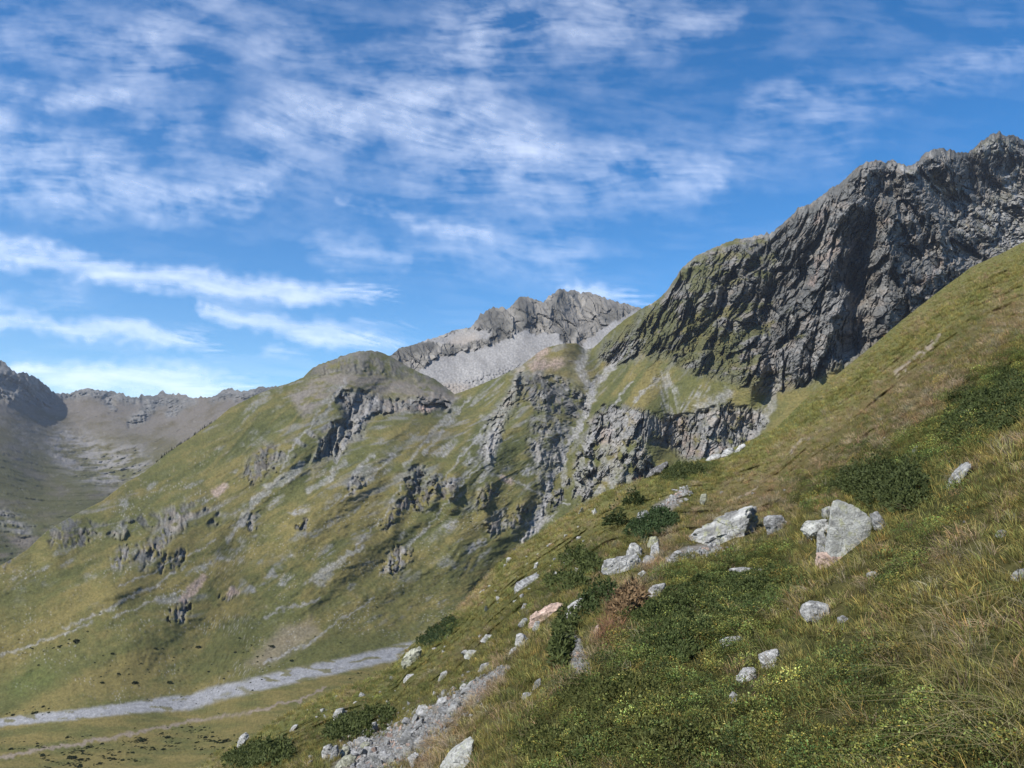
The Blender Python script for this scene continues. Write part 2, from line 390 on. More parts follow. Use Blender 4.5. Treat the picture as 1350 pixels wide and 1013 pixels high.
# right massif: ribs and gullies read off the photograph
for pl, w, a in [([(1150,215),(1135,260),(1110,300),(1095,345),(1070,420)], 26, 62), ([(1200,222),(1195,260),(1175,290),(1165,330)], 22, 45), ([(1230,240),(1250,290),(1215,350),(1170,420)], 34, 46),
                 ([(1075,272),(1060,310),(1020,360)], 20, 26), ([(1000,320),(985,380),(960,430)], 26, 24), ([(920,350),(905,400),(880,450)], 30, 24), ([(1040,420),(1050,480)], 22, 24), ([(1100,420),(1085,470)], 18, 26), ([(975,440),(995,500)], 16, 18), ([(1235,200),(1250,225)], 18, 26), ([(1320,180),(1300,220)], 16, 30)]:
    rel += bump_(pl, w, a)
for pl, w, a in [([(1172,222),(1155,270),(1138,320),(1135,370),(1145,420),(1130,450)], 15, 62), ([(1128,330),(1118,355),(1130,400)], 9, 26), ([(1090,300),(1075,330),(1050,380),(1045,450)], 13, 30), ([(1030,345),(1010,400),(1020,470)], 12, 26), ([(950,380),(935,440),(960,480)], 10, 18), ([(1215,225),(1235,262),(1270,290)], 14, 34), ([(1290,220),(1280,260)], 12, 26), ([(1075,440),(1065,490)], 8, 18), ([(870,430),(840,460)], 10, 10)]:
    rel -= bump_(pl, w, a)
# ribs and rills down the fall line of the open slope
wr = 11*fbm2(px/120, py/120, 110, 2) + 1.2*noise2(px/14, py/14, 111)
cc = px*.56+py*.78 + wr; aa = px*.82-py*.57
rl1 = ridged3(cc/62, aa/330, 0*px, 112, 3, .5); rl2 = ridged3(cc/21+.2*wr/13, aa/120, 0*px+4.2, 113, 3, .55); rl3 = ridged3(cc/8.5, aa/46, 0*px+7.7, 114, 2, .5)
rz = sstep(-40, 60, np.minimum(800-py+.10*(px-300), dsil*1.2))*(1-sstep(690, 790, px))
v2c = fbm2(px/11, py/15, 75, 4, .65)
rockm = np.clip(np.maximum.reduce([rockR*(1-.75*grassR), rock2*sstep(-.45, 0, v2c), rubble*.8*sstep(-.15, .2, v2c), band, band2*.8, cwall*sstep(-.35, .1, v2c), cwall2*.75*sstep(-.25, .2, v2c), cw3*.7, cr, crband*sstep(-.1, .25, noise2(px/13, py/13, 91))*.9, dome*.7*sstep(-.3, .2, v2c)]), 0, 1)
s = 9.
wxx, wyy, wzz = x+s*noise3(x/40, y/40, z/40, 41), y+s*noise3(x/40, y/40, z/40, 42), z+s*noise3(x/40, y/40, z/40, 43)
q0 = .75*z+.65*al; qc = noise2(ua/130, q0/260, 45)
qa = ua - (.10+.20*rt)*z + 10*noise2(ua/45, q0/120, 41)+4.5*noise2(ua/14, q0/34, 44); qs = q0 + 16*noise2(ua/40, q0/110, 42)
rib = ridged3(qa/120+.4*noise2(ua/160, q0/300, 50), qs/420, qc, 51, 3, .5)
rb2 = ridged3(qa/44, qs/150, qc+3, 46, 3, .5); rb3 = ridged3(qa/15+.4*noise2(ua/20, q0/44, 47), qs/80, qc+5, 48, 3, .55); rb4 = ridged3(qa/6+.4*noise2(ua/9, q0/20, 70), qs/26, qc, 49, 3, .6)
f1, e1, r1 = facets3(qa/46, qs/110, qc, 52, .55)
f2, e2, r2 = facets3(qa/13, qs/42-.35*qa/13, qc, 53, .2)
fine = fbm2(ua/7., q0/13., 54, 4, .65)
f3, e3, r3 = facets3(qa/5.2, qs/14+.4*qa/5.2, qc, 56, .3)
rockrel = 46*(rib-.4) + 24*(rb2-.4) + 10*(rb3-.4) + 4*(rb4-.4) + 36*f1 + 20*f2 - 11*sstep(.07, .0, np.abs(noise2(qa/34, qs/340, 118))) - 5*sstep(.08, .0, np.abs(noise2(qa/14, qs/120, 119))) + 3*fine + 8*f3 - 5*sstep(.10, 0, e2) - 2.5*sstep(.12, 0, e3)
# grass: shallow runnels down the fall line, small terraces
run = ridged3(ul/62 + .5*noise3(x/90, y/90, z/90, 60), al/420, 0*x, 57, 4, .55)
grel = (6*(run-.4) + 9*fbm3(ul/95, al/230, z/300, 58, 3) + 5*fbm3(x/30, y/34, z/18, 62, 4, .6) + 2.6*fbm3(x/8, y/11, z/5, 59, 4, .65))
grel = grel + rz*(8*(rl1-.4)+4.2*(rl2-.4)+1.5*(rl3-.4))*sstep(760, 600, py)
flat = np.clip(m_floor + .9*river, 0, 1)
rel = rel*(1-.95*flat) + rockrel*np.clip(np.maximum(rockm, rockR*.72), 0, 1)*(1-.70*np.clip(cr+crband, 0, 1)*(1-np.clip(cwall+cwall2+band, 0, 1)))*(1-.55*np.clip(cwall+cwall2+dome+.8*rock2+.6*band, 0, 1))*sstep(0, 26, dsil+6)*(1-flat) + grel*(1-rockm)*(1-flat)*(.5+.5*sstep(0, 30, dsil)) + flat*.25*fbm2(x/5, y/5, 66, 4, .6) - flat*.0
rel += river*(.9*noise2(x/5, y/16, 67)+.5*noise2(x/1.7, y/3, 68))*1.1 + stream*6*noise2(px/4, py/4, 69)
rel *= np.where(dsil < 1, .35, 1)*(.35+.65*sstep(0, 12, dsil))
Dm = D - rel*np.clip(D/1000., .6, 1.4)
PM = ray(px, py)*Dm[..., None]

# ---- colours: what the ground is made of
v1 = fbm3(ul/60, al/260, z/260, 80, 4, .6); v2 = fbm3(x/26, y/40, z/22, 81, 4, .6); v3 = noise2(px/2.3, py/2.3, 82)
col = np.broadcast_to(GRASS, px.shape+(3,)).astype(np.float32)
v1 = v1+.30*fbm2(px/16, py/12, 90, 4, .65)
col = mix(col, OLIVE, sstep(-.25, .3, v1)*.9)
col = mix(col, GRASSY, sstep(.05, .45, v1+.5*v2+.22*B([(200,850),(400,760),(560,640)], 60, 1.)+.3*B([(740,460),(735,485),(700,475)], 22, .8)+.25*B([(830,510),(860,500),(815,535)], 22, .8)+.3*B([(260,668),(330,650)], 14, .8))*.75)
col = mix(col, GRASSD, sstep(.1, .5, -v1+.6*v2)*.5)
col = mix(col, GRASSD, np.clip(B([(640,600),(700,620),(735,660)], 18, .9)+B([(700,560),(690,600)], 14, .9), 0, 1)*.5)
gy = B([(60,890),(20,905)], 14, .9); col = mix(col, C(.075,.105,.03), gy*.3)
# bare, stony patches thinly spread over the upper grass
st = sstep(.22, .42, fbm3(ul/24, al/110, z/90, 83, 4, .62) + .10*sstep(620, 480, py) - .12*sstep(700, 820, py) + .16*PO([(400,520),(600,520),(640,600),(520,680),(400,660),(340,600)], 40)) * (1-rt*.4)
col = mix(col, SCREE*.6, st*.6)
ero = np.clip(rz*1.3, 0, 1)*np.maximum(sstep(.30, .10, rl2*.6+rl1*.4), .8*sstep(.16, .04, rl3))*sstep(.0, .3, fbm2(px/34, py/26, 115, 4, .6)+.12+.10*PO([(400,520),(600,520),(660,600),(520,680),(400,660),(340,600)], 40)-.15*sstep(700, 800, py))
ero = ero*sstep(-.42, .12, fbm2(px/4.2, py/4.2, 120, 3, .75))
col = mix(col, SCREE*.80, ero*.85); col = mix(col, GRASSD, rz*sstep(.45, .2, rl3)*.35); col = mix(col, GRASSY, rz*sstep(.45, .8, rl2)*.45)
col = mix(col, DIRT, bare)
fl2 = fbm2(x/36, y/14, 84, 4)
fcol = mix(mix(np.broadcast_to(OLIVE, col.shape), GRASSY, sstep(-.2, .3, fl2)*.85), GRASS, sstep(.05, .4, -fl2)*.8)
col = col*(1-m_floor[..., None]) + fcol*m_floor[..., None]
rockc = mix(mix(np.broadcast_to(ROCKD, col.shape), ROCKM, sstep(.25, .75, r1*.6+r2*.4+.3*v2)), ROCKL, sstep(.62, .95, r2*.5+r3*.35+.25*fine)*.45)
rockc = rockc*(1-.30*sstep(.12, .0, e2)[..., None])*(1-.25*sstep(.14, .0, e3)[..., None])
warm = C(1.08, 1.0, .93); rockc = rockc*np.where((v2 > .1)[..., None], warm, 1)
rockm = rockm*(1-.9*screeR)
lf = np.clip(rockm-rockR, 0, 1)                                       # lower outcrops are paler than the massif
rockc = rockc*(1+.40*np.clip(rock2*.7+band2+rubble*.8+cw3, 0, 1)[..., None])
rockc = rockc*(1-.15*np.clip(cr*.8, 0, 1)[..., None])
pale = rockR*sstep(.28, .08, rb2*.6+rb3*.4)*sstep(-.15, .3, fbm2(px/30, py/26, 117, 3)+.2*sstep(1180, 1260, px))
rockc = mix(rockc, ROCKL, pale*.5)
lichen = rockR*sstep(-.1, .3, fbm3(x/30, y/30, z/30, 86, 3))*sstep(1010, 900, px)
rockc = mix(rockc, C(.115,.115,.06), lichen*.5)
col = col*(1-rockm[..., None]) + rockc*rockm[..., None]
col = mix(col, mix(np.broadcast_to(GRASS*.9, col.shape), OLIVE, sstep(0,.3,v2)), np.clip(grassR, 0, 1)*.5)
col = mix(col, C(.165,.145,.125), domescree*sstep(-.25, .15, v2+.1)*.85); col = mix(col, C(.11,.10,.085), dome*.55*sstep(-.2, .2, v2c))
col = mix(col, C(.14,.12,.08), B([(750,478),(764,492),(770,505)], 12, .9)*.45)
nz = fbm2(px/7, py/7, 89, 4, .75)*1.6
sc = SCREE*.80*(1+.3*v3[..., None])*(1+.25*noise2((px*.6-py*.8)/4, (px*.8+py*.6)/22, 85)[..., None])
for m_, a_ in ((streak, .62), (chute, .85), (chute2, .75), (fans, .62), (screeR, .95), (fan1, .62), (rubble*sstep(-.35, .1, noise2(px/11, py/16, 88)), .6), (stream, .75), (cwall2*sstep(-.2, .2, v2), .55)):
    a = (sstep(.12, .75, m_*(.75+.5*nz))*a_*(.8+.35*nz))[..., None].clip(0, 1)
    col = col*(1-a) + sc*a
col = mix(col, PINK*.85, np.clip(pinkR*.5*sstep(-.3, .3, noise2(px/9, py/14, 74))+pinkL*.9, 0, 1)*(.6+.4*sstep(-.3, .2, v3)))
# white stones and dark bushes dotted on the slope, each a patch of ground of its own
dots = sstep(.46, .60, noise2(px/1.7, py/1.6, 95)+.30*fbm2(px/60, py/40, 96, 3)) * (1-flat) * sstep(560, 640, py)
col = mix(col, ROCKL, dots*.5*(1-rockm)*sstep(-.1, .25, fbm2(px/50, py/35, 97, 2)))
rc = C(.225,.225,.228)*(1+.28*noise2(px/2.2, py/1.4, 98)[..., None])*(1+.18*noise2(px/14, py/3, 99)[..., None])
isl = sstep(.28, .4, noise2(px/26, py/5, 100))
col = col*(1-river[..., None]) + mix(rc, OLIVE, isl*.8)*river[..., None]
col = mix(col, C(.20,.165,.13), path*.9)
col = np.clip(col*(1+(.30*v3+.26*fbm2(px/5, py/4, 87, 3, .7))[..., None]*(1-river[..., None])), .008, .7)

# ---- close the far side, split into the named pieces of terrain
bk = back_rows(PM[0], 10, 700., .55)
VV = np.concatenate([bk, PM], 0); nb = len(bk)
CC = np.concatenate([np.broadcast_to(col[0], bk.shape)*.9, col], 0)
r_, c_ = VV.shape[:2]
FQ = grid_faces(r_, c_)
def fmask(m): 
    full = np.concatenate([np.repeat(m[:1]*0, nb, 0), m], 0)
    return (full[:-1, :-1]+full[1:, 1:]).reshape(-1)/2
f_riv, f_path, f_floor = fmask(river) > .5, fmask(path) > .5, fmask(m_floor) > .5
gul = L([(450,772),(462,772),(530,776),(605,743),(703,704),(790,640),(860,560),(1500,300)])
fr = np.concatenate([np.repeat(px[:1], nb, 0), px], 0); fy = np.concatenate([np.repeat(py[:1], nb, 0), py], 0)
right = (fr > np.where(fy < 462, 772, gul(fy)))[:-1, :-1].reshape(-1)
VF, CF = VV.reshape(-1, 3), CC.reshape(-1, 3)
used = f_riv | f_path
split_faces('river_bed', VF, FQ, f_riv, M_FAR, CF)
split_faces('valley_path', VF, FQ, f_path & ~f_riv, M_FAR, CF)
split_faces('valley_floor', VF, FQ, f_floor & ~used, M_FAR, CF)
split_faces('rocky_mountain', VF, FQ, right & ~f_floor & ~used, M_FAR, CF, smooth=False)
split_faces('grassy_mountainside', VF, FQ, ~right & ~f_floor & ~used, M_FAR, CF)
MAIN = dict(px=px, py=py, P=PM, cols=cols)

# ---- the far peak behind the saddle
SIL_PK = [(440,560),(480,500),(505,478),(516,468.5),(526,459),(550,453),(577,444),(601,435),(621,433),(633,417),(652,406.5),(670,408),(678,400),(686,393.5),(700,392),(708,396),(715.6,400.6),(727.4,389.6),(739,379.7),(749,384.5),(757,382.5),(765,387.6),(773,383.7),(798.5,393.5),(822,401.5),(846,408),(880,425),(960,470)]
PKC = [(440,560,2300),(516,468,2500),(601,435,2800),(652,406,3000),(690,392,3000),(739,380,3100),(800,394,3000),(846,408,2800),(960,470,2600),(560,500,2050),(600,530,1800),(640,500,1900),(700,480,2000),(760,470,2000),(800,450,2150),(840,440,2300),(600,470,2350),(680,450,2350),(740,430,2550),(780,430,2500),(700,560,1650),(900,560,1700),(450,600,1800)]
wpk = tps(PKC, [1/c[2] for c in PKC], 2e-5)
cols = np.arange(440, 960, 1.2)
px, py, D = build_surface(cols, L(SIL_PK), L([(440,580),(600,560),(800,520),(960,520)]), wpk, 150, 0, L([(440,1.2),(610,1.2),(640,3.2),(800,2.6),(960,1.2)]))
P0 = ray(px, py)*D[..., None]; x, y, z = P0[..., 0], P0[..., 1], P0[..., 2]
wx = px + 6*fbm2(px/30, py/30, 201, 4) + 2.5*noise2(px/6, py/6, 202); wy = py + 6*fbm2(px/30+9, py/30, 203, 4) + 2.5*noise2(px/6, py/6+5, 204)
dsil = py-py[:1]
scr = np.maximum.reduce([PO([(540,500),(575,470),(612,462),(650,455),(690,435),(712,440),(735,440),(745,460),(720,480),(660,505),(600,530),(560,510)], 5), B([(560,448),(610,445),(640,440)], [3,8,9], .8)*.9, B([(760,470),(800,440),(835,418)], 8, .35)*.9])
scr = np.maximum(scr, sstep(505, 515, wy)); rbs = fbm2(px/13, py/17, 222, 4, .65)
scr = sstep(.3, .7, scr+.55*rbs*sstep(520, 470, py)+.5*fbm2((px+.45*py)/7, (py-.45*px)/46, 228, 3)*sstep(500, 455, py)-.25*sstep(.30, .45, fbm2(px/8, py/15, 223, 3))*sstep(490, 460, py))
mor = B([(585,515),(640,500),(700,488)], 9, .7)
dk = np.maximum.reduce([B([(518,472),(545,460),(570,455)], [8,7,5], .7), B([(640,415),(660,430),(655,445)], 12, .7), B([(690,400),(700,420),(690,435)], 11, .8), B([(740,388),(735,405),(735,420)], 9, .8), B([(800,420),(815,412)], 9, .8), B([(740,445),(750,440)], [9,7], .7), B([(595,468),(600,475)], [14,8], .7)])
rockp = np.clip(1-scr, 0, 1)
up_ = 2.7*(px-600)+1.0*(600-py)+14*noise2(px/16, py/22, 225); vp_ = 3.4*(600-py)+18*noise2(px/20, py/20, 226); zq = noise2(px/60, py/60, 227)
f1, e1, r1 = facets3(up_/62, vp_/120, zq, 211, .5); f2, e2, r2 = facets3(up_/24, vp_/44, zq, 212, .4)
rib = ridged3(up_/150, vp_/420, zq, 213, 4, .55)
rel = rockp*(110*(rib-.4)+50*f1+32*f2+64*(ridged3(up_/60, vp_/190, zq+2, 220, 4, .55)-.4)+22*(ridged3(up_/21, vp_/60, zq+4, 221, 3, .6)-.4)+9*fbm3(x/14, y/20, z/12, 214, 3, .6)) + (1-rockp)*(26*fbm3(x/90, y/130, z/70, 215, 5, .6)+6*fbm3(x/12, y/20, z/10, 224, 2)) + mor*16*noise2(px/3.5, py/3, 216)
rel += 50*brush(px, py, [(739,380),(735,410),(740,445)], 12, 1.) + 46*brush(px, py, [(690,393),(680,430)], 14, 1.) + 40*brush(px, py, [(652,408),(640,440)], 14, 1.) - 34*brush(px, py, [(712,402),(705,430)], 9, 1.) - 34*brush(px, py, [(765,390),(775,425)], 9, 1.) + 36*brush(px, py, [(800,396),(790,420)], 12, 1.)
rel *= .35+.65*sstep(0, 14, dsil)
PP = ray(px, py)*(D-rel)[..., None]
v3 = noise2(px/2.2, py/2.2, 217); v2 = fbm3(x/50, y/70, z/30, 218, 3)
rc = mix(mix(np.broadcast_to(ROCKM*1.0, px.shape+(3,)), ROCKL*.85, sstep(.4, .9, r1*.5+r2*.5+.3*v2)), ROCKD*.9, np.clip(dk*.9+sstep(.05, .35, v2)*.5, 0, 1))*(1-.4*sstep(.12, 0, e2)[..., None])
rc = rc*C(.98, .94, .88)
sc = C(.215,.207,.198)*(1+.22*v3[..., None])*(1+.5*fbm2((px-py*.4)/22, py/30, 219, 5, .65)[..., None])
sc = mix(sc, C(.25,.215,.18), np.clip(B([(600,455),(625,448)], 9, .8)+sstep(500, 512, wy)*sstep(640, 600, px), 0, 1)*.7)
col = rc*rockp[..., None] + sc*(1-rockp[..., None]); col = np.clip(col*(1+.14*v3[..., None]), .01, .7)
bk = back_rows(PP[0], 8, 900., .6); VV = np.concatenate([bk, PP]); CC = np.concatenate([np.broadcast_to(col[0], bk.shape), col])
tag(add_mesh('far_peak', VV, grid_faces(*VV.shape[:2]), M_FAR, CC, smooth=False), kind='structure')

# ---- the ridge and valley head at the far left
SIL_LF = [(-300,330),(-160,390),(-80,440),(-30,462),(0,475),(6,478),(14,486),(24,492),(33,493),(41,495),(52,503),(60,508),(66,514),(73,520.5),(85,519),(98,516),(108,514),(117,512),(136,515),(158,520.5),(177,524),(190,522),(202,524),(208,520),(213,517),(219,521),(224,522),(236,521),(246,521),(255,525),(280,525),(286,520),(291,516),(299,512),(306,511),(316,515),(335,513.6),(341,511),(362,511),(400,515),(520,530)]
LFC = [(-300,330,3300),(-100,430,3600),(0,475,3850),(40,495,4000),(75,520,4300),(117,512,4500),(213,517,4700),(306,511,4200),(400,515,4200),(520,530,4200),(0,540,3250),(40,560,3350),(100,570,3600),(150,575,3500),(220,560,3700),(300,545,3500),(420,580,3000),(150,640,2700),(60,640,2500),(0,610,2500),(-150,560,2800),(-200,760,1300),(0,750,1500),(100,700,1900),(250,700,2100),(450,720,1900),(0,690,1800),(-100,650,1900),(120,780,1450)]
wlf = tps(LFC, [1/c[2] for c in LFC], 2e-5)
cols = np.arange(-250, 520, 1.25)
px, py, D = build_surface(cols, L(SIL_LF), L([(-260,950),(0,800),(150,720),(300,640),(520,640)]), wlf, 250, 0, L([(-300,3.6),(80,3.2),(120,2.4),(520,2.6)]))
P0 = ray(px, py)*D[..., None]; x, y, z = P0[..., 0], P0[..., 1], P0[..., 2]
wx = px + 7*fbm2(px/34, py/34, 301, 4) + 2.5*noise2(px/6, py/6, 302); wy = py + 7*fbm2(px/34+9, py/34, 303, 4) + 2.5*noise2(px/6, py/6+5, 304)
dsil = py-py[:1]
rk = np.maximum.reduce([PO([(-300,300),(0,465),(40,488),(75,522),(76,538),(60,540),(30,532),(0,528),(-120,500),(-300,470)], 6), B([(80,522),(120,516),(160,525),(200,530),(250,528)], [5,8,7,8,7], .8), B([(285,520),(320,520),(362,514)], [9,8,6], .8), B([(135,520),(150,540)], [6,4], .8), B([(215,522),(190,545),(172,555)], [8,7,6], .8), B([(240,535),(225,545)], 6, .8)])
hum = np.maximum(PO([(60,570),(110,565),(130,580),(190,590),(200,620),(150,650),(110,640),(60,600)], 12), B([(0,680),(20,690),(30,700)], 12, .8)*.9)
f1, e1, r1 = facets3(x/80, y/120, z/70, 311); f2, e2, r2 = facets3(x/26, y/40, z/22, 312)
rel = rk*(110*(ridged3(x/190+y/400, z/500, y/900, 313, 4)-.4)+90*(ridged3((x+y*.5)/85, z/190, 0*x, 321, 4, .6)-.4)+30*f1+22*f2) + (1-rk)*(24*(ridged3((x-y*.4)/150, z/400, y/1200, 314, 4)-.4)+16*fbm3(x/60, y/90, z/50, 315, 4, .6)) + hum*(9*f2+14*fbm2(px/7, py/5, 316, 3))+12*fbm3(x/22, y/30, z/16, 322, 4, .65)
rel += 120*brush(px, py, [(0,600),(60,660),(110,700)], 40, 1.)*.5 - 60*brush(px, py, [(70,540),(120,600),(180,660)], 26, 1.) + 50*brush(px, py, [(250,540),(200,580),(160,600)], 20, 1.)
rel *= .35+.65*sstep(0, 12, dsil)
PL = ray(px, py)*(D-rel)[..., None]
v1 = fbm3((x+y*.3)/130, y/300, z/110, 317, 4, .6); v3 = noise2(px/2.2, py/2.2, 318); v2 = fbm3(x/60, y/80, z/50, 319, 3)
lowg = sstep(530, 640, wy + 14*v1 - .10*(px-60))
base = .60*mix(np.broadcast_to(C(.205,.18,.15), px.shape+(3,)), C(.14,.115,.065), sstep(-.15, .35, v1+.35*lowg-.1))
base = mix(base, C(.085,.083,.036), lowg*sstep(-.3, .25, v1+.2)); base = mix(base, GRASSD*1.1, sstep(640, 730, wy)*sstep(-.2, .2, v2)*.8)
base = mix(base, C(.19,.18,.17), hum*sstep(-.2, .2, v2)*.9); base = mix(base, C(.20,.185,.165), sstep(.2, .5, fbm2(px/9, py/6, 320, 4, .7)+.2*B([(60,585),(30,575)], 25, .9))*.45)
rc = mix(np.broadcast_to(ROCKD, base.shape), ROCKM, sstep(.3, .8, r1*.5+r2*.5))*(1-.35*sstep(.12, 0, e2)[..., None])
col = base*(1-rk[..., None]) + rc*rk[..., None]; col = np.clip(col*(1+.16*v3[..., None]), .01, .6)
bk = back_rows(PL[0], 8, 1200., .6); VV = np.concatenate([bk, PL]); CC = np.concatenate([np.broadcast_to(col[0], bk.shape), col])
tag(add_mesh('far_ridge', VV, grid_faces(*VV.shape[:2]), M_FAR, CC), kind='structure')

# ---- base sheet under everything, out to the edge of the world
g = np.array([[-6500,-3000,-262],[6500,-3000,-262],[6500,6600,-262],[-6500,6600,-262]], float)
tag(add_mesh('ground', g, np.array([[0,1,2,3]]), M_FAR, np.broadcast_to(OLIVE, (4,3))), kind='structure')

# ------------------------------------------------------------------ the near hillside
HG = 2.6
DSIL = L([(-260,20),(100,30),(265,42),(440,52),(560,60),(700,66),(800,60),(860,58),(900,64),(960,80),(1025,105),(1106,135),(1234,175),(1350,215),(1640,260)])
silfg = L(SIL_FG)
def hill_bump(x, y):
    return .15*fbm2(x/2.6, y/2.6, 501, 3, .5) + .035*fbm2(x/.62, y/.62, 502, 2) + .2*fbm2(x/9., y/9., 503, 2)
def hill(px, py, extra=0.0):
    """point of the hillside seen at (px,py)"""
    px = np.asarray(px, float); py = np.asarray(py, float)
    s = silfg(px); wv = 1/DSIL(px) + np.maximum(py-s, 0)/(1000*HG)
    d = 1/wv; P = ray(px, py)*d[..., None]
    f = sstep(0, 26, py-s)*sstep(0, 1, (py-s)/30.)
    d2 = d*(1-(hill_bump(P[..., 0], P[..., 1])*f + extra)/HG)
    return ray(px, py)*d2[..., None], d2

def fall_warp(px, py, a=1.0):
    return px + a*(9*fbm2(px/40, py/40, 511, 4)+4*noise2(px/9, py/9, 512)), py + a*(9*fbm2(px/40+9, py/40, 513, 4)+4*noise2(px/9, py/9+5, 514))
SCREE_PL = [(668,882),(640,898),(610,922),(575,950),(540,972),(500,996),(470,1010)]
def near_masks(px, py):
    wx, wy = fall_warp(px, py)
    b = lambda pl, w, s=.6: brush(wx, wy, pl, w, s)
    m = {}
    m['scree'] = np.maximum.reduce([brush(px+.8*(wx-px), py+.8*(wy-py), SCREE_PL, [2,8,14,18,20,28,32], .6), brush(px+.3*(wx-px), py+.3*(wy-py), [(905,648),(888,662),(868,672)], [4,9,8], .4), brush(px, py, [(885,736),(910,726),(945,722)], [5,8,5], .4), brush(px, py, [(752,840),(760,862),(768,884)], [8,14,10], .5)])
    m['dirt'] = np.maximum.reduce([b([(1240,442),(1215,465),(1180,493)], [2.2,3.2,3]), b([(1062,576),(1050,588),(1040,600)], [2,3,3]), b([(1000,640),(975,655)], .8)])*sstep(-.35, .1, noise2(px/5, py/5, 520)+.2)
    # fall-line streaks
    u = (px*.83-py*.56); v = (px*.56+py*.83)
    n = fbm2(u/150, v/26, 521, 5, .62)
    gold = b([(1340,420),(1240,500),(1120,590),(1000,660),(930,690)], [26,30,36,36,22], 1.) + b([(880,690),(850,780),(820,790)], 18, 1.)*.9 + b([(660,890),(600,960),(560,1010)], [10,16,24], .9) + b([(640,760),(600,815)], 10, 1.)*.8 + b([(1200,760),(1260,720),(1330,690)], 30, 1.)*.1 - .35*b([(1330,980),(1200,930),(1080,900)], 60, 1.) + b([(815,830),(760,900),(700,960)], 12, .9)*.7 + b([(690,820),(760,740)], 14, 1.)*.3 + b([(1300,330),(1200,430)], 12, 1.)*.4
    m['gold'] = np.clip(.22 + .85*n + .75*gold - .35*b([(1300,440),(1150,560),(1000,620)], 9, 1.), 0, 1)
    sh = np.maximum.reduce([b([(1000,760),(930,830),(860,930),(760,1000)], [46,80,80,70], .7), b([(980,960),(1100,1000)], 80, .9), b([(1330,1000),(1220,960),(1120,900)], [50,70,60], .9)*.75, b([(1340,500),(1270,560),(1180,620),(1060,650)], [40,36,40,26], .9)*.8, b([(1250,680),(1180,760)], 40, 1.)*.5, b([(780,740),(740,770),(720,790)], 22, .9)*.7, b([(880,630),(930,616)], 16, .9)*.7, b([(600,820),(570,850)], 12, .8)*.6, b([(560,850),(480,930),(420,960)], 20, .9)*.4, b([(1090,640),(1050,650)], 18, .9)*.6])
    m['shrub'] = np.clip(sh*1.15 + .55*fbm2(px/42, py/30, 522, 4) - .08, 0, 1)
    m['rust'] = np.clip(b([(838,795),(812,815),(800,840)], [12,17,12], .6) + .8*b([(1235,880),(1260,900)], 14, .9)*.5 + .6*b([(1210,735),(1250,745)], 18, .9)*.5 + .5*sstep(.34, .5, fbm2(px/30, py/22, 523, 4)), 0, 1)
    m['n'] = n
    return m

cols = np.arange(-230, 1570, 1.6)
sil = silfg(cols) + 1.1*fbm2(cols/9., 0*cols, 530, 3)
lo = np.maximum(1030, sil+60)
t = np.linspace(0, 1, 400)[:, None]
py = np.concatenate([sil[None]+(lo-sil)[None]*t, (lo[None]+(2700-lo)[None]*(np.linspace(0, 1, 34)[1:, None]**1.6))])
px = np.broadcast_to(cols[None], py.shape).copy()
s0 = silfg(px); D = 1/(1/DSIL(px)+np.maximum(py-s0, 0)/(1000*HG))
P, D2 = hill(px, py)
m = near_masks(px, py)
v3 = noise2(px/2.2, py/2.2, 531)
col = np.broadcast_to(C(.100,.103,.036), px.shape+(3,)).astype(np.float32)
col = mix(col, C(.185,.145,.058), m['gold']*.8); col = mix(col, C(.05,.052,.02), m['shrub']*.6); col = mix(col, C(.15,.085,.045), m['rust']*.5)
col = col*(1-.5*sstep(45, 18, D))[..., None]  # near soil darkened in its colour so the gaps between tufts look dark
col = mix(col, C(.165,.15,.128), np.clip(m['scree'], 0, 1)); col = mix(col, C(.26,.215,.17), m['dirt']*.8)
col = np.clip(col*(1+.28*v3[..., None]), .01, .6)
b0 = P[0]; hz = np.linalg.norm(b0[:, :2], axis=1); los = b0[:, 2]/hz
bk = []
for k in range(26, 0, -1):
    s = 420*(k/26.)**2
    q = b0.copy(); q[:, :2] += b0[:, :2]/hz[:, None]*s
    q[:, 2] = np.maximum(b0[:, 2]+los*s - .95*s*(1-np.exp(-s/14.)), -240)
    bk.append(q)
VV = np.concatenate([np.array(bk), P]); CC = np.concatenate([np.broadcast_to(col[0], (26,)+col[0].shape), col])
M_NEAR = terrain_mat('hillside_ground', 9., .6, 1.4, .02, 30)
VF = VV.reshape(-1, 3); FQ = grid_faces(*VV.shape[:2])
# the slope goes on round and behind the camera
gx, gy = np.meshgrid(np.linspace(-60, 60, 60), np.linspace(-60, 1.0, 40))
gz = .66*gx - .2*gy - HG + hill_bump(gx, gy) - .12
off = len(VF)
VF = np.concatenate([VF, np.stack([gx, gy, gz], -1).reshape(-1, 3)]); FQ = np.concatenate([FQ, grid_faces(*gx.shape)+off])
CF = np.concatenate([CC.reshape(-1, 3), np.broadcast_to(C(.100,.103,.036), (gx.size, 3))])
tag(add_mesh('hillside', VF, FQ, M_NEAR, CF), kind='structure')

